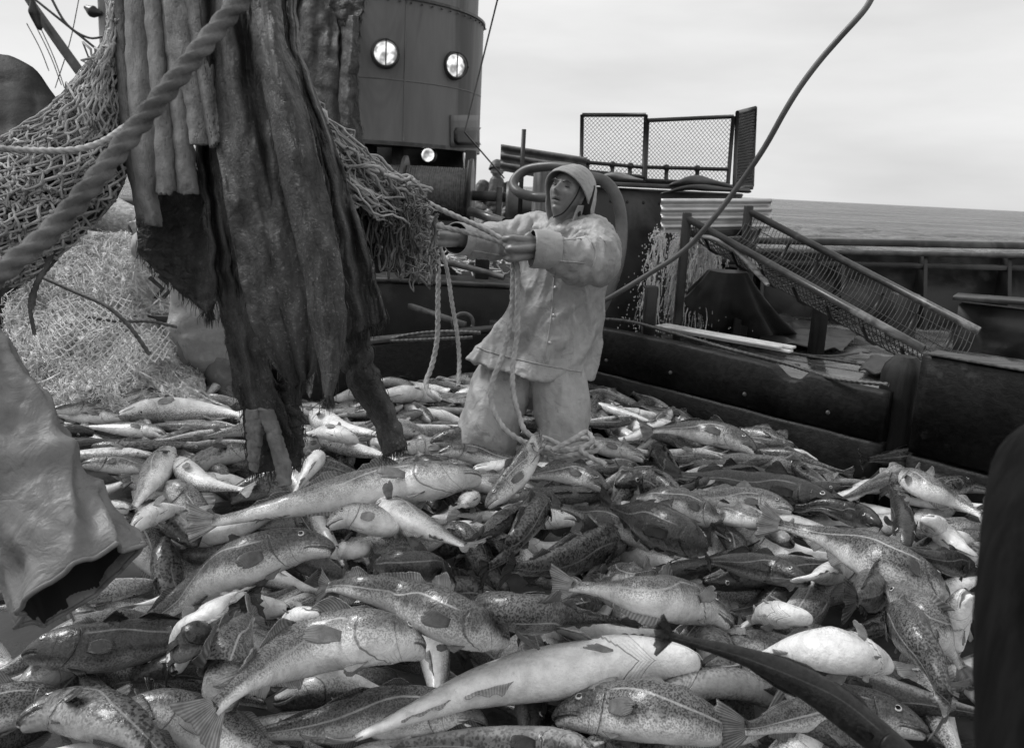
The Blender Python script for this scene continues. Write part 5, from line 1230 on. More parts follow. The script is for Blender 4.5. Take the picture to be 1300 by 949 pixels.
for k, (N_, F_, r) in enumerate(((20, 24, .0036), (17, 20, .0042), (22, 27, .0034), (15, 18, .0042))):
    f = netsurf(.01-.022*k, k); mb = MB()
    for i in range(N_+1):
        pts = []; n_ = F_*6; ph = .5*(i % 2)
        for q in range(n_+1):
            v = q/n_; a_ = .62*tri(v*F_+ph)*(.8+.5*ns(v*6, i, k)); uu = (i+a_)/N_+.13*ns(v*5+k*3, i*.12, k)+.03*ns(v*22, i*.6, k+5); vv = v+.030*ns(v*7, i*.35, k+9)+.012*ns(v*30, i*.9, k)
            pts.append(f(min(1.02, max(-.02, uu)), min(1, max(0, vv)))+np.array([0, -.018*abs(ns(v*40, i*1.7, k)), .008*ns(v*33, i*2.1, k)]))
        mb.tube(np.array(pts), r, 5, caps=False)
        for q in range(3, n_, 6): mb.ball(pts[q], (r*1.8, r*1.5, r*1.6), 6, 4)
    mb.build('netting_layer', M['twine'] if k else M['twinedark'], e)
mb = MB(); q_ = np.random.default_rng(9)
for k in range(46):   # long folded-up bars of mesh lying side by side
    u0_, v0_ = q_.uniform(.2, .8), q_.uniform(.02, .95); f = netsurf(-.045, 5); dv = q_.uniform(-.02, .05); n_ = 26; pts = []
    for i in range(n_):
        t_ = i/(n_-1); pts.append(f(min(1, max(0, u0_+(t_-.5)*q_.uniform(.5, .52))), min(1, max(0, v0_+dv*t_+.006*math.sin(i*1.9+k)))))
    pts = np.array(pts)+np.array([[ns(i*.7+k, k, z*7.) for z in range(3)] for i in range(n_)])*.02; mb.tube(pts, .0042, 5, caps=False)
for k in range(60):   # slack bights sagging off the surface
    u, v = q_.uniform(0, 1), q_.uniform(.03, 1); f = netsurf(-.03, 5); a = f(u, v); b = f(min(1, max(0, u+q_.normal(0, .16))), min(1, max(0, v+q_.normal(0, .035))))
    twine(mb, a, b, .0042, 1.0, k*1.7, 9)
mb.build('slack_twine', M['twine'], e)
mb = MB(); mb.rope([P(-40,184,2.35), P(10,189,2.32), P(50,191,2.3), P(95,190,2.3), P(130,180,2.34), P(160,160,2.42)], .0105); mb.build('girdle_rope', M['twine'], label='rope tied round the thick netting at the upper left', cat_='rope')
mb = MB(); mb.rope([P(78,296,2.5), P(62,330,2.48), P(46,362,2.46), P(40,392,2.46)], .010, k=9); mb.rope([P(70,330,2.5), P(48,358,2.5), P(38,384,2.5), P(44,425,2.5)], .007, k=9)
mb.build('hanging_rope', M['bigrope'], label='dark rope tails dangling from the thick netting over the black post', cat_='rope')
# heavy rope crossing the picture close to the lens
mb = MB(); mb.rope([P(-70,404,.98), P(0,347,1.0), P(60,298,1.03), P(112,240,1.06), P(170,166,1.1), P(228,95,1.13), P(285,25,1.16), P(345,-45,1.2)], .0150, pitch=.088, k=42)
mb.build('heavy_rope', M['bigrope'], label='heavy three-strand rope running diagonally across the upper left, close to the lens', cat_='rope')
# netting bundled to the right of the hides
e = empty('trawl_netting', P(470, 400, 2.9), 'tangled net twine dragged from the hides toward the fisherman\'s hands', 'netting')
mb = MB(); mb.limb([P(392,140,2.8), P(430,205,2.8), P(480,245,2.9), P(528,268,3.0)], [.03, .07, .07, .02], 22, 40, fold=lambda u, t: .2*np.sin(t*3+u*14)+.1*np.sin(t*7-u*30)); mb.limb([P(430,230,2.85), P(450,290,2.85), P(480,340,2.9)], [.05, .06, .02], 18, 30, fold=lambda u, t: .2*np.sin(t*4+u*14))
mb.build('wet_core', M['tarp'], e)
mb = MB(); q_ = np.random.default_rng(21)
top0 = [P(a, b, 2.62) for a, b in ((392, 132), (402, 160), (410, 185), (418, 205), (425, 225))]
for k in range(120):    # strands running with the pull
    a = top0[k % 5]+q_.normal(0, .02, 3); ex, ey = q_.uniform(505, 548), q_.uniform(232, 300); m1 = P(q_.uniform(440, 470), q_.uniform(190, 260), 2.62+q_.uniform(0, .2)); b = P(ex, ey, 2.88+q_.uniform(0, .1))
    pts = cat([a, m1, b], 26); w = np.array([[ns(i*.45+k, k*1.3, z*5.) for z in range(3)] for i in range(26)])*.035; mb.tube(pts+w, q_.choice([.003, .004, .006]), 5, caps=False)
for k in range(26):    # the last strands, drawn taut to the hands
    a = P(q_.uniform(455, 500), q_.uniform(215, 285), 2.8); b = P(q_.uniform(538, 562), q_.uniform(262, 300), q_.uniform(3.0, 3.15)); n_ = 22; pts = cat([a, (a+b)/2+[0, 0, -.01], b], n_)
    w = np.array([[ns(i*.5+k, k*1.3, z*5.) for z in range(3)] for i in range(n_)])*.018*np.sin(np.linspace(0, math.pi, n_))[:, None]; mb.tube(pts+w, q_.choice([.003, .0045]), 5, caps=False)
mb.build('stretched_twine', M['twine'], e)
mb = MB()
for k in range(240):   # hanging bights
    ax, t_ = q_.uniform(425, 545), q_.uniform(0, 1); ay = 190+(ax-425)*.62+q_.uniform(0, 50); a = P(ax, ay, 2.86+q_.uniform(-.1, .16)); L = q_.uniform(.05, .40)*(.55+.6*abs(ns(ax*.06, 3)))*(1 if ax < 520 else .8); w = q_.uniform(.01, .05)
    pts = [a, a+[w*.3, 0, -L*.5], a+[w*.5, q_.normal(0, .02), -L], a+[w*1.1, 0, -L*.5], a+[w*1.3, 0, -q_.uniform(-.02, .08)]]
    pts = cat(pts, 18); wv = np.array([[ns(i*.5+k, k*1.3, z*5.) for z in range(3)] for i in range(18)])*.016; mb.tube(pts+wv, q_.choice([.0025, .0036, .005]), 4, caps=False)
mb.build('hanging_twine', M['twinedark'], e)
def nf(u, v): x = 415+130*u; y = 170+u*80+v*(150-40*u); return P(x, y, 2.8+.1*math.sin(u*4)+.07*ns(u*6, v*6))
mb = MB(); diamond(mb, nf, 16, 18, .0026, .5, 77, wig=.6, n=8); mb.build('netting_layer', M['twinedark'], e)

# hauling ropes in the fisherman's hands
def ropeobj(pts, label, R=.0112, m_='rope', group='ropes the fisherman is hauling on', cat_='rope'):
    mb = MB(); mb.rope([P(*p) for p in pts], R, k=15); return mb.build('hauling_rope', M[m_], label=label, cat_=cat_, group=group)
ropeobj([(470,205,2.95),(515,240,2.98),(548,260,3.0),(580,275,3.0),(615,291,3.0),(640,306,3.0),(650,318,3.02),(656,335,3.03),(657,380,3.03),(657,420,3.03),(651,465,3.02),(652,500,3.0),(660,530,2.98),(668,548,2.95),(690,560,2.92)], 'upper hauling rope, through his near fist and down his front, right strand')
ropeobj([(500,268,2.98),(540,283,2.98),(575,291,3.0),(610,299,3.0),(640,310,3.0),(650,325,3.04),(651,360,3.05),(648,410,3.05),(638,450,3.04),(625,485,3.0),(624,510,2.98),(634,535,2.95),(650,552,2.92),(680,566,2.9),(720,572,2.9),(748,566,2.9)], 'lower hauling rope, through his near fist and down into the coil on the left')
ropeobj([(540,292,3.22),(549,302,3.22),(556,330,3.2),(556,380,3.18),(555,430,3.16),(548,465,3.14),(541,485,3.1),(546,500,3.05),(560,508,3.05)], 'rope dropping from his far hand with a kink at the fish, left of the pair')
ropeobj([(541,296,3.24),(556,308,3.24),(567,340,3.22),(574,385,3.2),(580,420,3.18),(583,455,3.16),(582,490,3.1)], 'rope dropping straight from his far hand, right of the pair', R=.0095)
mb = MB(); c = P(716, 566, 2.98)
pts = []
for k in range(44):
    a = k/44*2*math.pi*2.1; rr = .10+.035*math.sin(k*.7); pts.append(c+np.array([rr*1.0*math.cos(a), rr*.8*math.sin(a), -.01+.02*math.sin(a*2.3)]))
mb.rope(pts, .0105); mb.rope([P(700,572,2.85), P(730,556,2.9), P(745,548,2.95), P(752,560,2.9), P(738,572,2.86), P(770,590,2.8)], .0105)
mb.build('rope_coil', M['rope'], label='loose coil of rope lying on the fish before his near knee', cat_='rope')

# ---------------------------------------------------------------- white net pile, left
e = empty('net_pile', G(130, 470, .4), 'heap of fine white netting on the left, behind the fish', 'netting')
base0 = G(120, 472, .38)
def pile(u, v):
    x = 10+250*u; top = 292+(-6*math.sin(u*9))+max(0, (u-.62))*330; y = top+(530+14*ns(u*9, 4)-top)*v
    d = 4.75-.92*v**.8-.12*math.sin(math.pi*u)+.10*ns(u*6, v*5, 2)+.035*ns(u*20, v*16, 4); return P(x, y, d)
mb = MB(); A = np.array([[pile(i/80, j/60) for j in range(61)] for i in range(81)]); mb.grid(A); mb.build('packed_netting', M['netbed'], e, solid=.03)
for k in range(4):
    mb = MB(); diamond(mb, lambda u, v, k=k: pile(min(1, max(0, u+.03*ns(u*9+k*5, v*8))), min(.99, max(0, v*.97+.03*ns(u*8, v*9+k*7))))+np.array([0, -.012-.012*k, .012]), 44-4*k, 40-3*k, .0017, .75, 60+k, wig=1.0, k=3, n=6); mb.build('bunched_netting', M['netwhite'], e)
mb = MB(); q_ = np.random.default_rng(31)
for k in range(420):     # slack bars of mesh looping over the heap
    u0_, v0_ = q_.uniform(), q_.uniform(.02, .9); du, dv = q_.normal(0, .07), q_.normal(0, .05); n_ = 20
    pts = np.array([pile(min(1, max(0, u0_+du*t_/n_+.008*math.sin(t_*1.7+k))), min(.97, max(0, v0_+dv*t_/n_+.012*math.sin(t_*1.2+k*2)))) for t_ in range(n_)])+np.array([0, -.05, .015])
    mb.tube(pts, .0019, 4, caps=False)
mb.build('loose_twine', M['netwhite'], e)
def pf(u, v):
    p = (62+105*u, 372+100*v+12*math.sin(u*3)); return P(p[0], p[1], 3.72-.14*math.sin(math.pi*u)*math.sin(math.pi*v)+.02*ns(u*4, v*4))
mb = MB(); diamond(mb, pf, 18, 18, .0028, .18, 51, wig=.12); mb.build('draped_netting', M['netwhite'], e)
def pf2(u, v):
    p = (140+75*u, 408+45*v+8*math.sin(u*3)); return P(p[0], p[1], 3.8-.1*math.sin(math.pi*u))
mb = MB(); diamond(mb, pf2, 16, 8, .0028, .2, 52, wig=.15); mb.build('draped_netting', M['netwhite'], e)
mb = MB(); mb.rope([P(55,352,3.7), P(95,370,3.66), P(135,388,3.62), P(165,415,3.6), P(190,450,3.6)], .011, k=9); mb.rope([P(110,402,3.7), P(150,408,3.7), P(190,408,3.75), P(225,415,3.8)], .009, k=9)
mb.build('edge_rope', M['wire'], e)
mb = MB(); mb.limb([P(-20,300,4.9), P(90,268,4.9), P(160,282,4.9), P(230,310,4.9)], [.1, .16, .12, .1], 18, 30, fold=lambda u, t: .1*np.sin(t*3+u*14)); mb.build('rolled_netting', M['netbed'], e)
# black post and box at the left, fittings behind the pile
p = G(14, 500, .35); t_ = P(14, 350, proj(p)[2]); 
mb = MB(); mb.box((t_[0]-.03, t_[1], t_[2]/2+.02), (.16, .14, t_[2]+.0)); mb.build('black_post', M['post'], label='black square post at the left edge under the thick netting', cat_='post', bevel=.02)
mb = MB(); a = P(200, 402, 4.3); mb.box((a[0]+.1, a[1], a[2]), (.42, .2, .05)); mb.box((a[0]+.02, a[1], a[2]-.2), (.05, .05, .4)); mb.box((a[0]+.22, a[1], a[2]-.2), (.05, .05, .4)); mb.build('deck_bracket', M['black'], label='small black iron bracket at the right end of the white net pile', cat_='bracket', bevel=.006)
mb = MB()
for k in range(3): 
    a = P(190+k*12, 352-k*2, 4.35); mb.tube([a, a+[.07, 0, -.06], a+[.02, 0, -.12]], .012, 6)
mb.build('iron_links', M['rust'], label='few dark iron links lying on the white net pile by the hides', cat_='chain')
mb = MB(); mb.box((-2.9, 5.2, .7), (2.4, .3, 1.4)); mb.build('steel_bulkhead', M['black'], label='dark low bulkhead behind the white net pile on the left', cat_='bulkhead', bevel=.02)
# dark oilskin cover at the upper left
rows = []
Lc = cat([(-120,150,0),(-90,80,0),(-30,66,0),(8,70,0),(38,84,0),(62,112,0),(76,140,0),(90,200,0)], 50)[:, :2]
mb = MB(); A = np.zeros((50, 60, 3))
for i in range(50):
    for j in range(60):
        v = j/59; p = Lc[i]*(1-v)+np.array([Lc[i][0]*.55-10, 300])*v; A[i, j] = P(p[0], p[1], 3.5-.42*math.sin(min(1, v*1.5)*math.pi/2)+.03*ns(i*.22, v*3)+.025*math.sin(i*.5+v*3)*v)
mb.grid(A); crumple(mb, .018, 3.2, (1, 1, .4), 3); mb.build('oilskin_cover', M['tarp'], label='dark oilskin cover humped over gear at the far upper left', cat_='cover', solid=.012)
# derrick boom, block, rigging and foremast
e = empty('derrick_boom', P(100, 95, 7.5), 'dark derrick boom slanting through the upper left corner, with block and wires', 'derrick')
mb = MB(); mb.tube([P(22, -22, 7.6), P(66, 42, 7.55), P(135, 138, 7.5)], [.035, .045, .045], 12, n=10); mb.build('boom', M['steeldark'], e)
a = P(43, 20, 7.4); mb = MB(); mb.limb([a+[0, 0, .13], a+[.02, 0, 0], a+[.04, 0, -.08]], [.03, .085, .05], 14, 16, flat=.5, fold=lambda u, t: .1*np.sin(3*t)); mb.build('block', M['black'], e)
for pts in (((30, -12), (80, 28), (122, 62), (150, 84)), ((60, -12), (84, 30), (112, 48), (134, 46))):
    mb = MB(); mb.tube([P(x, y, 7.7) for x, y in pts], .012, 6, n=20); mb.build('topping_wire', M['steeldark'], e)
mb = MB()
for (x0, y0, x1, y1) in ((48, 28, 82, 112), (34, 30, 62, 90), (44, 30, 78, 108), (102, -10, 70, 112)): mb.tube([P(x0, y0, 7.8), P((x0+x1)/2+3, (y0+y1)/2+2, 7.8), P(x1, y1, 7.8)], .005, 5, n=10)
mb.build('thin_stays', M['steeldark'], e)
e = empty('foremast', P(133, 300, 9)*[1, 1, 0], 'light grey mast standing behind the top of the thick netting', 'mast')
mb = MB(); a = P(134, 20, 9); mb.tube([[a[0], a[1], 0], [a[0], a[1], a[2]+1.5]], .075, 16); mb.build('pole', M['galv'], e)
mb = MB(); a = P(120, 14, 8.9); mb.limb([P(110, 10, 8.9), P(118, 15, 8.9), P(127, 17, 8.9)], [.03, .07, .03], 10, 12); mb.build('mast_fitting', M['black'], e)
# ---------------------------------------------------------------- people
def head_mesh(mb, c, X, Y, Z, s=1., detail=True, mouth_open=.25, k=72, m_=64):
    """c centre of the head, X = to the figure's left, Y = forward (face), Z = up; built as one surface"""
    th = np.linspace(0, 2*math.pi, k, endpoint=False); ph = np.linspace(.02, math.pi-.02, m_)
    P_ = np.zeros((m_, k, 3))
    for i, a in enumerate(ph):
        for j, b in enumerate(th):
            x = math.sin(a)*math.cos(b); y = math.sin(a)*math.sin(b); z = math.cos(a)
            # skull: narrower jaw, flatter face
            jaw = sst(.1, -.9, z); w = .074*(1-.30*jaw); d = .095 if y < 0 else .088*(1-.02*jaw); h = .120
            px, py, pz = x*w, y*d, z*h
            if y > 0:
                f = sst(.0, .6, y)
                def gs(x0, z0, sx, sz): return math.exp(-((px-x0)/sx)**2-((pz-z0)/sz)**2)
                nose = .024*gs(0, -.018, .011, .012)+.016*gs(0, .000, .008, .018)+.008*gs(.011, -.022, .007, .007)+.008*gs(-.011, -.022, .007, .007)-.004*gs(0, .022, .02, .006)
                brow = .0085*(gs(.028, .026, .020, .007)+gs(-.028, .026, .020, .007)+gs(0, .028, .012, .008)*.6)
                sock = -.0155*(gs(.030, .010, .0145, .0095)+gs(-.030, .010, .0145, .0095))
                lid = .0055*(gs(.030, .009, .010, .0055)+gs(-.030, .009, .010, .0055))
                cheek = .0065*(gs(.042, -.016, .018, .016)+gs(-.042, -.016, .018, .016))
                lips = .0075*gs(0, -.046, .020, .0045)+.0065*gs(0, -.060, .017, .0050)-.013*gs(0, -.053, .017, .0030*(1+mouth_open*4))
                chin = .011*gs(0, -.086, .020, .014)-.005*gs(0, -.071, .022, .006)
                fold = -.0028*(gs(.030, -.038, .004, .018)+gs(-.030, -.038, .004, .018))-.002*(gs(.045, .0, .004, .02)+gs(-.045, .0, .004, .02))
                py += (nose+brow+sock+lid+cheek+lips+chin+fold)*f
            P_[i, j] = c+s*(X*px+Y*py+Z*pz)
    mb.grid(P_, cv=True)
    for sx in (1, -1):   # ears
        mb.ball(c+s*(X*sx*.073-Y*.008+Z*-.004), (.009*s, .019*s, .031*s), 12, 10, np.stack([X, Y, Z], 1))
def mitt(mb, c, A, E1, wrist, r=.026, s=1., thumb=1, palm=.078):
    """a closed fist round an axis A through c; E1 points to the knuckles; wrist is where the hand joins the arm"""
    A, E1 = nrm(A), nrm(E1); E1 = nrm(E1-A*(E1@A)); E2 = np.cross(A, E1)
    if E2@(np.asarray(wrist)-c) > 0: E2 = -E2
    lens = (.93, 1.05, 1., .82); 
    kn = [c+A*(q-1.5)*.0205*s+E1*(r+.004)*s for q in range(4)]
    for q in range(4):
        off = A*(q-1.5)*.0205*s; end = 205*lens[q]
        pts = [c+off+((r+.004)*s)*(math.cos(R_(a))*E1+math.sin(R_(a))*E2)*(1-.12*(a/220)) + (-E2*.004*s if a == 0 else 0) for a in np.linspace(-12, end, 9)]
        mb.limb(pts, [.0108*s, .0112*s, .0100*s, .0102*s, .0088*s, .0078*s], 10, 18)
    # palm
    wr = np.asarray(wrist, float); kc = c+E1*r*s
    for q in range(4): mb.limb([kn[q], kn[q]*.5+(wr+A*(q-1.5)*.011*s)*.5+E1*.004*s, wr+A*(q-1.5)*.010*s], [.0115*s, .0145*s, .0165*s], 10, 12)
    kc_ = sum(kn)/4; mb.limb([kc_*.92+wr*.08+E1*.001*s, kc_*.5+wr*.5+E1*.004*s, wr], [.030*s, .033*s, .029*s], 20, 16, flat=.52, up=A)
    mb.limb([kc_+A*.02*s, kc_-A*.02*s], [.0125*s, .0125*s], 12, 6)
    # thumb from the side of the palm, closed across the fingers
    b = wr*.62+kc*.38+A*thumb*.026*s
    tip = c+A*thumb*.016*s-E1*(r*.35)*s+E2*(-.030)*s
    mid = (b+tip)/2+A*thumb*.016*s-E2*.004*s
    mb.limb([wr+A*thumb*.012*s, b, mid, tip, tip+E2*.020*s+E1*.006*s], [.015*s, .0150*s, .0118*s, .0110*s, .0092*s], 10, 18)
def wrinkle(seed, a1=.05, a2=.03, f=10):
    def fn(u, t):
        o = np.zeros(np.broadcast(u, t).shape)
        for i in range(o.shape[0]):
            for j in range(o.shape[1]):
                uu, tt = float(u[i, 0]), float(t[0, j]); cx_, cy_ = math.cos(tt), math.sin(tt)
                n1 = ns(uu*f+cx_*1.1, cy_*1.2+uu*2, seed); n2 = ns(uu*f*.5, cx_*2, cy_*2+seed)
                o[i, j] = a1*(1-abs(n1)*3.2)+a2*n2*2
        return o
    return fn
# --- the fisherman hauling
man = empty('person', G(680, 560, .42), 'fisherman in pale oilskins and sou\'wester, knee deep in fish, hauling two ropes', 'person')
HC = P(722, 247, 3.36)
Yf = nrm(np.array([-.52, -.80, .36])); Xf = nrm(np.cross(Yf, [.10, 0, 1])); 
Xf = nrm(np.cross(Yf, np.array([.22, .1, 1]))); Xf = Xf; Zf = np.cross(Xf, Yf)
if Zf[2] < 0: Zf = -Zf; Xf = -Xf
sh_n, sh_f = P(744, 306, 3.34), P(680, 297, 3.62)       # near (his left) and far shoulder
el_n, wr_n, hd_n = P(750, 336, 3.18), P(692, 314, 3.02), P(654, 314, 3.0)
el_f, wr_f, hd_f = P(640, 312, 3.55), P(577, 303, 3.34), P(549, 299, 3.22)
mb = MB()
head_mesh(mb, HC, Xf, Yf, Zf, 1.02)
neck = P(728, 292, 3.42); mb.limb([HC-Zf*.05-Yf*.02, (HC-Zf*.09-Yf*.02+neck)/2, neck, neck+[0, 0, -.08]], [.058, .056, .062, .09], 24, 16)
mb.limb([P(722, 300, 3.45), P(712, 360, 3.46), P(690, 440, 3.48), P(680, 480, 3.48)], [.12, .135, .13, .14], 24, 24, flat=.8)
for a, b, c in ((sh_n, el_n, wr_n), (sh_f, el_f, wr_f)):
    mb.limb([a, (a+b)/2, b], [.06, .052, .042], 16, 14); mb.limb([b, (b*.6+c*.4), c], [.043, .042, .029], 16, 14)
mitt(mb, hd_n, nrm(P(651, 300, 3.0)-P(656, 335, 3.02)), nrm(np.array([-.35, -.75, .45])), wr_n, s=1.22, thumb=1)
mitt(mb, hd_f, nrm(P(545, 288, 3.2)-P(552, 312, 3.2)), nrm(np.array([-.35, -.75, .35])), wr_f, s=1.15, thumb=1)
hip = P(680, 478, 3.48)
kf0, kf1 = P(640, 470, 3.52), P(618, 560, 3.42); kn0, kn1 = P(708, 480, 3.42), P(718, 572, 3.36)
mb.limb([kf0, (kf0+kf1)/2, kf1, kf1-[0, -.05, .35]], [.10, .09, .07, .055], 18, 20); mb.limb([kn0, (kn0+kn1)/2, kn1, kn1-[0, -.05, .35]], [.10, .09, .07, .055], 18, 20)
fuse(mb, .0042, 1, .4).build('body', M['skin'], man)
# eyes and brows
for sx in (1, -1):
    c = HC+1.02*(Xf*sx*.030+Yf*.0765+Zf*.0095); m2 = MB(); m2.ball(c, (.0125, .006, .0036), 14, 10, np.stack([Xf, Yf, Zf], 1)); m2.build('eye', M['gullet'], man)
    m2 = MB(); m2.limb([HC+1.02*(Xf*sx*x+Yf*y+Zf*z) for x, y, z in ((.012, .0925, .022), (.028, .091, .028), (.044, .081, .024))], [.0022, .0036, .002], 8, 12); m2.build('eyebrow', M['gullet'], man)
m2 = MB(); m2.limb([HC+1.02*(Xf*x+Yf*y+Zf*-.0530) for x, y in ((-.019, .079), (0, .0895), (.019, .079))], [.0016, .0042, .0016], 8, 12); m2.build('mouth', M['inside'], man)
# trousers
mb = MB()
mb.limb([P(668, 440, 3.48), P(645, 480, 3.48), P(627, 520, 3.44), P(617, 560, 3.42), P(612, 600, 3.42)], [.12, .130, .128, .125, .11], 30, 50, fold=wrinkle(3, .05, .05, 7))
mb.limb([P(694, 440, 3.46), P(706, 480, 3.42), P(713, 520, 3.38), P(718, 570, 3.35), P(720, 610, 3.35)], [.12, .122, .110, .100, .09], 30, 50, fold=wrinkle(5, .05, .05, 6))
crumple(fuse(mb, .006, 2), .009, 6, (1, .8, .3), 3).build('oilskin_trousers', M['oil2'], man)
# smock: rings down the torso, slanted hem
mb = MB(); rings = []; st = [(724, 286, 24, .075, 3.43), (723, 294, 42, .10, 3.44), (722, 304, 56, .125, 3.44), (722, 322, 61, .145, 3.44), (718, 345, 56, .15, 3.45), (711, 372, 54, .15, 3.45), (701, 402, 59, .16, 3.45), (690, 430, 66, .17, 3.45), (680, 455, 71, .18, 3.45), (673, 466, 74, .185, 3.45)]
S = cat([(a, b, c) for a, b, c, d, e in st], 70); S2 = cat([(b, d, e) for a, b, c, d, e in st], 70)
k = 110; sh_ax = nrm((sh_f-sh_n)*[1, 1, 0])
for i in range(70):
    px, py, hw = S[i]; dep, dd = S2[i][1], S2[i][2]; v = i/69; c = P(px, py, dd); hwm = hw/FPX*dd; ring = []
    for j in range(k):
        t_ = 2*math.pi*j/k; cx_, cy_ = math.cos(t_), math.sin(t_)
        drape = sst(.30, 1, v)*(.085*math.sin(t_*5+1.0+v*1.2)+.05*math.sin(t_*9+2.2*v)+.09*ns(cx_*1.8, cy_*1.8, v*1.6))
        cr = .085*(1-3*abs(ns(cx_*1.6+v*2.5, cy_*1.6+v*4.5, 7)))*(1-.4*v)
        q = 1+drape+cr; tilt = (P(px+cx_*hw, py+cx_*14*sst(.55, 1, v), dd)-P(px, py, dd))
        ring.append(c+tilt*q+np.array([.12*cy_, cy_, 0])*dep*q)
    rings.append(ring)
A = np.array(rings); mb.grid(A, cv=True); mb.f.append(tuple(range(k))[::-1]); mb.m.append(0); mb.f.append(tuple(69*k+j for j in range(k))); mb.m.append(0)
def slv(seed):
    base = wrinkle(seed, .11, .05, 10)
    return base
mb.limb([P(728, 305, 3.42), sh_n, P(755, 318, 3.26), P(750, 332, 3.17), P(732, 330, 3.10), P(710, 323, 3.055)], [.085, .098, .094, .092, .080, .070], 40, 90, fold=slv(11))
mb.limb([P(712, 302, 3.5), sh_f, P(660, 301, 3.58), P(636, 306, 3.54), P(604, 306, 3.43)], [.08, .088, .080, .074, .068], 40, 80, fold=slv(13))
# collar roll
mb.tube([P(724+24*math.cos(a), 287+6*math.sin(a)-2*math.cos(a), 3.40-.09*math.sin(a)) for a in np.linspace(0, 2*math.pi, 25)], .018, 10)
sm = crumple(crumple(fuse(mb, .0050, 2, .5), .011, 5.5, (1, .8, .28), 8), .0022, 15, (1, 1, .5), 2)
sm.build('oilskin_smock', M['oil'], man)
from mathutils.bvhtree import BVHTree
SMV = np.vstack(sm.v); bvh = BVHTree.FromPolygons([Vector(v) for v in SMV], sm.f)
def seam(px_pts, r=.0028, dash=False, name='seam'):
    pts = []
    for a, b in cat([(a, b, 0) for a, b in px_pts], 60)[:, :2]:
        d_ = Vector(ray(a, b)).normalized(); h, n_, _, _ = bvh.ray_cast(Vector(CAM), d_)
        if h is not None: pts.append(np.array(h)+np.array(n_)*.0012)
    if len(pts) > 5:
        m_ = MB(); m_.tube(np.array(pts), r, 6); m_.build(name, M['oil'], man)
seam([(606, 441), (640, 452), (690, 463), (738, 472)]); seam([(690, 326), (712, 331), (742, 334)]); seam([(690, 306), (715, 305), (738, 303)]); seam([(742, 296), (756, 318), (752, 338)])
seam([(704, 345), (700, 400), (690, 460)], .0035, name='placket'); seam([(600, 318), (625, 322), (645, 326)])
for px, py in ((699, 365), (697, 400), (692, 435)):
    h, n_, _, _ = bvh.ray_cast(Vector(CAM), Vector(ray(px+6, py)).normalized())
    if h is not None: m_ = MB(); m_.ball(np.array(h), (.008, .008, .008), 10, 6); m_.build('snap', M['galv'], man)
def cuff(wr, toward, r0, name='cuff'):
    d = nrm(toward-wr); T = nrm(np.cross(d, [0, 0, 1])); U = np.cross(T, d); th = np.linspace(0, 2*math.pi, 36, endpoint=False); rg = np.cos(th)[:, None]*T*1.0+np.sin(th)[:, None]*U
    mb = MB(); mb.grid(np.array([wr-d*.085+rg*r0*.98, wr-d*.05+rg*r0*1.04, wr+d*.012+rg*(r0*1.06), wr+d*.02+rg*r0*1.04, wr+d*.018+rg*r0*.98]), cv=True); o = mb.build(name, M['oil'], man)
    mb = MB(); mb.grid(np.array([wr+d*.017+rg*r0*.985, wr-d*.02+rg*r0*.9, wr-d*.028+rg*r0*.02]), cv=True); mb.build('cuff_lining', M['inside'], o)
cuff(P(681, 316, 3.018), P(654, 314, 3.0), .070); cuff(P(582, 303, 3.36), P(549, 299, 3.22), .066)
# front seam, pocket seam and hem stitching as thin welts
mb = MB()
fr = lambda px, py, d: P(px, py, d)
mb.tube(cat([P(701, 300, 3.30), P(694, 316, 3.285), P(688, 332, 3.28)], 12), .004, 6); mb.build('placket', M['oil'], man)
# sou'wester: domed crown with stitched ridges, brim longer behind, ear flap with a button
mb = MB(); rows = []; n_ = 40; HX = nrm(np.cross(Yf*[1, 1, .55], [.12, 0, 1])); hz = nrm(Zf*.9-Yf*.42+np.array([0, 0, .12])); hy = nrm(Yf-hz*(Yf@hz)); hx = np.cross(hy, hz); hc = HC+Zf*.012-Yf*.018
for i in range(n_):
    a = (i/(n_-1))*1.72+.02; row = []
    for j in range(72):
        b = 2*math.pi*j/72; fy = math.sin(b); rx, ry, rz = .096, .116, .122
        ridge = 1+.012*max(0, math.sin(a*26))**2
        back = max(0, -fy)
        p = hx*math.sin(a)*math.cos(b)*rx*ridge+hy*math.sin(a)*fy*ry*ridge+hz*(math.cos(a)*rz*ridge)
        if i > 24:  # brim flares from the band and droops behind
            q_ = (i-24)/(n_-25); p = p+(hx*math.cos(b)+hy*fy)*q_*(.010+.018*max(0, fy)**2+.045*back)-hz*q_*(.0*max(0, fy)+.085*back**1.2+.02)
            if fy > 0: p = p+hz*q_*.035*fy
        row.append(hc+p*1.0)
    rows.append(row)
mb.grid(np.array(rows), cv=True); hat = mb.build('souwester', M['oil'], man, solid=.006)
mb = MB()
e0 = HC+Xf*0; side = Xf if (Xf@np.array([0, -1, 0])) > 0 else -Xf   # the side of the head facing the camera
def hp(x, y, z): return HC+side*x+Yf*y+Zf*z
fl = [hp(.088, -.005, -.030), hp(.092, .045, -.050), hp(.080, .028, -.115), hp(.078, -.030, -.105)]
mb.hexa([p-side*.006 for p in fl], [p+side*.003 for p in fl]); ef = mb.build('ear_flap', M['oil'], hat, bevel=.003, smooth=False)
cc_ = sum(fl)/4+side*.005+Yf*.004; mb = MB(); q4 = [cc_+Yf*.012, cc_+Zf*.013, cc_-Yf*.012, cc_-Zf*.013]; mb.hexa(q4, [p+side*.003 for p in q4]); mb.build('flap_patch', M['inside'], hat, smooth=False)
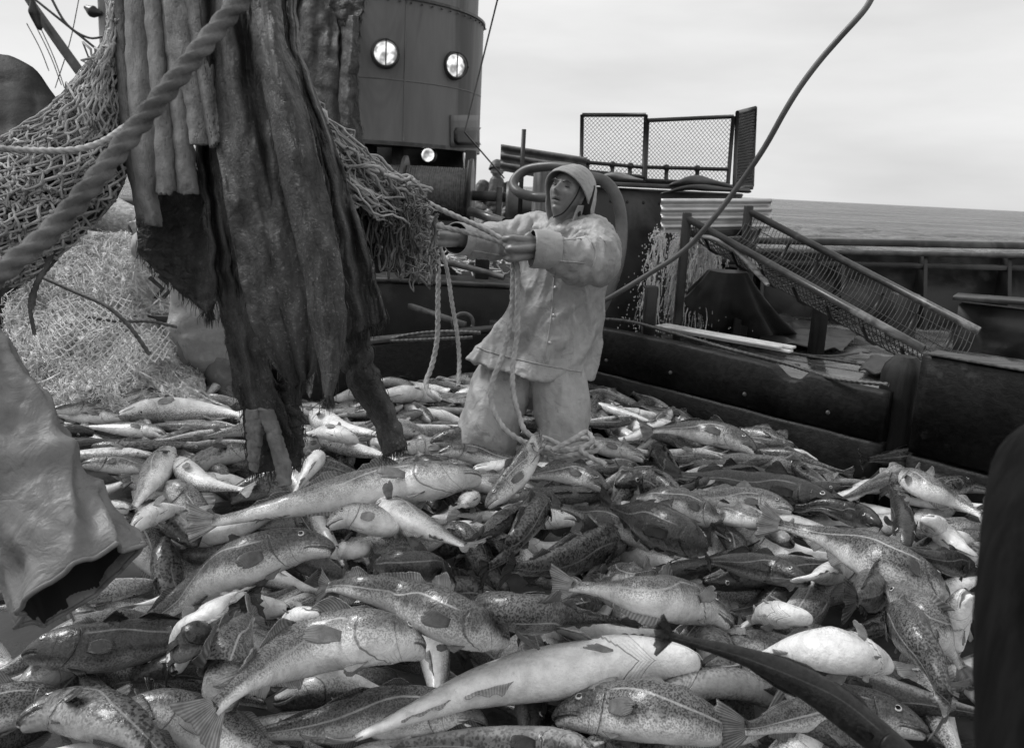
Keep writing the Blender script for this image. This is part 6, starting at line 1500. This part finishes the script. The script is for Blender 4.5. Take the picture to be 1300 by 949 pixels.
mb = MB(); mb.limb([hp(.080, -.02, .05), hp(.090, -.01, -.02), hp(.084, -.04, -.07), hp(.06, -.05, -.11)], [.02, .026, .024, .02], 12, 20, flat=.6); mb.build('hood_lining', M['inside'], hat)
mb = MB(); mb.tube([hp(.068, .050, .055), hp(.074, .055, .0), hp(.066, .060, -.05), hp(.045, .062, -.098), hp(0, .05, -.122)], .0035, 6, n=24); mb.build('chin_strap', M['inside'], hat)

# --- simpler full figure used for the others
def figure(name_label, hip, chest, neck, head, sh, el, hd, kn, ft, coat, trou, hat_m, face_dir, group=None, s=1.):
    e = empty('person', [(ft[0][0]+ft[1][0])/2, (ft[0][1]+ft[1][1])/2, min(ft[0][2], ft[1][2])], name_label, 'person', group)
    Y = nrm(face_dir); X = nrm(np.cross(Y, [0, 0, 1])); Z = np.cross(X, Y)
    mb = MB(); head_mesh(mb, head, X, Y, Z, s, k=40, m_=36); mb.limb([head-Z*.08*s, neck], [.055*s, .06*s], 14, 8)
    mb.limb([neck, chest, hip], [.10*s, .16*s, .15*s], 20, 20, flat=.75)
    for i in (0, 1):
        mb.limb([sh[i], el[i]], [.055*s, .045*s], 12, 10); mb.limb([el[i], hd[i]], [.042*s, .03*s], 12, 10)
        d = nrm(hd[i]-el[i]); mitt(mb, hd[i]+d*.075*s, np.cross(d, [0, 0, 1]), [0, 0, 1], hd[i]+d*.01, s=s)
        mb.limb([hip+(kn[i]-hip)*.1, kn[i]], [.085*s, .06*s], 14, 10); mb.limb([kn[i], ft[i]], [.058*s, .045*s], 14, 10); mb.limb([ft[i], ft[i]+Y*[1, 1, 0]*.16*s], [.045*s, .04*s], 12, 8)
    fuse(mb, .008, 1).build('body', M['skin'], e)
    mb = MB(); mb.limb([neck-[0, 0, .03], chest, hip, hip-[0, 0, .22]], [.12*s, .20*s, .20*s, .22*s], 30, 30, flat=.8, fold=wrinkle(5, .05, .05))
    for i in (0, 1): mb.limb([sh[i], el[i], hd[i]-nrm(hd[i]-el[i])*.03], [.085*s, .075*s, .062*s], 22, 30, fold=wrinkle(7+i, .08, .04))
    fuse(mb, .01, 2).build('oilskin_coat', M[coat], e)
    mb = MB()
    for i in (0, 1): mb.limb([hip+(kn[i]-hip)*.1, kn[i], ft[i]+[0, 0, .02]], [.12*s, .105*s, .085*s], 24, 40, fold=wrinkle(2+i, .07, .05))
    fuse(mb, .009, 2).build('oilskin_trousers', M[trou], e)
    mb = MB(); rows = []
    for i in range(16):
        a = i/15*1.6+.03
        rows.append([head+Z*.02*s+s*(X*math.sin(a)*math.cos(b)*(.095+.008*max(0, (i-12)/3))+Y*math.sin(a)*math.sin(b)*(.112+.008*max(0, (i-12)/3))+Z*(math.cos(a)*.12+.035*math.sin(b)*max(0, (i-8)/7))) for b in np.linspace(0, 2*math.pi, 28, endpoint=False)])
    mb.grid(np.array(rows), cv=True); mb.build('souwester', M[hat_m], e, solid=.006)
    return e
A_ = np.array
# far crewman beyond the winch
hh = P(631, 217, 12.0); o = hh-A_([0, 0, 1.62])
figure('small distant crewman in dark wet gear and cap, standing beyond the winch', o+A_([0, 0, .9]), o+A_([0, 0, 1.25]), o+A_([0, 0, 1.45]), hh, [o+A_([-.2, 0, 1.38]), o+A_([.2, 0, 1.38])], [o+A_([-.30, -.12, 1.12]), o+A_([.30, -.12, 1.12])], [o+A_([-.14, -.3, 1.02]), o+A_([.16, -.3, 1.02])],
       [o+A_([-.11, -.02, .5]), o+A_([.11, -.02, .5])], [o+A_([-.12, 0, .06]), o+A_([.12, 0, .06])], 'oildark', 'oildark', 'oildark', [-.1, -1, -.05], s=1.22)
# man behind the hides: his legs show under the dark flap
lt = G(256, 500, .42); dL = proj(lt)[2]
o = A_([lt[0]+.02, lt[1]+.0, .0])
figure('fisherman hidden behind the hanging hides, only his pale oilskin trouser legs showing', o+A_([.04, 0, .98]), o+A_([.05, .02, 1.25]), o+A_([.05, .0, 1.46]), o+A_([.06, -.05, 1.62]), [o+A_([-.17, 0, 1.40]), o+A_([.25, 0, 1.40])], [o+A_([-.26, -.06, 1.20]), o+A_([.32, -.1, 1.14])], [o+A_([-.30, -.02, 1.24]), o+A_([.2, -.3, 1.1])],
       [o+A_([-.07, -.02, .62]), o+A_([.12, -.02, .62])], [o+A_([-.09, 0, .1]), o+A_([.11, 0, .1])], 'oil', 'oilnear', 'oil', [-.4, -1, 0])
# near fisherman at the left edge: the skirt of his oilskin hangs into the picture
e = empty('person', P(-60, 900, 1.7), 'fisherman almost wholly out of frame at left, his crumpled oilskin coat hanging over the fish', 'person')
mb = MB(); axp = [P(-95, 395, 1.72), P(-55, 455, 1.70), P(-8, 530, 1.66), P(30, 600, 1.62), P(64, 670, 1.58), P(102, 741, 1.54)]
ax = cat(axp, 80); rr = np.interp(np.linspace(0, 1, 80), [0, .2, .4, .55, .62, .8, 1], [.075, .085, .092, .108, .100, .108, .132]); T, Aa, Bb = frames(ax)
hd_ = nrm(P(185, 700, 1.54)-P(25, 783, 1.54)); rows = []
for i in range(80):
    u = i/79; t0_ = T[i]; a1 = nrm(hd_-t0_*(hd_@t0_)); b1 = np.cross(t0_, a1); row = []
    for j in range(120):
        b = 2*math.pi*j/120; cx_, cy_ = math.cos(b), math.sin(b)
        n1 = ns(cx_*1.3+u*3.2, cy_*1.3-u*2.4, 4); n2 = ns(cx_*2.6-u*5, cy_*2.2+u*6, 9)
        f = 1+.22*(1-3.6*abs(n1))*(1-.5*u)+.05*n2*2+.05*math.sin(b*3+u*4)*u
        f += .14*math.exp(-((u-.60-.05*cx_)/.035)**2)*max(0, cx_+.3)           # rolled fold across the skirt
        row.append(ax[i]+rr[i]*f*(a1*cx_+b1*cy_*.75))
    rows.append(row)
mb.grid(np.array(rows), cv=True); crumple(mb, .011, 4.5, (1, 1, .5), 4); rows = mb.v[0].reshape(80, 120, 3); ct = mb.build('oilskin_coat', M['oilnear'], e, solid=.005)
R0 = np.array(rows[-1]); lr = []
for q_, kk in ((79, .975), (76, .95), (70, .88), (62, .78), (52, .6), (45, .3), (44, .01)):
    r_ = np.array(rows[q_]); lr.append(r_*kk+ax[q_]*(1-kk)-(T[-1]*.003 if q_ == 79 else 0))
mb = MB(); mb.grid(np.array(lr), cv=True); mb.build('coat_lining', M['inside'], ct)
mb = MB(); mb.tube(list(R0)+[R0[0]], .005, 6); mb.build('hem', M['oilnear'], ct)
# his body above and beyond the frame edge
mb = MB(); b0 = P(-75, 395, 1.72); mb.limb([P(-75, 395, 1.72)+A_([-.55, .12, .5]), P(-75, 395, 1.72)+A_([-.3, .08, .25]), P(-60, 420, 1.72)], [.12, .15, .09], 20, 20)
fuse(mb, .01, 1).build('body', M['skin'], e)
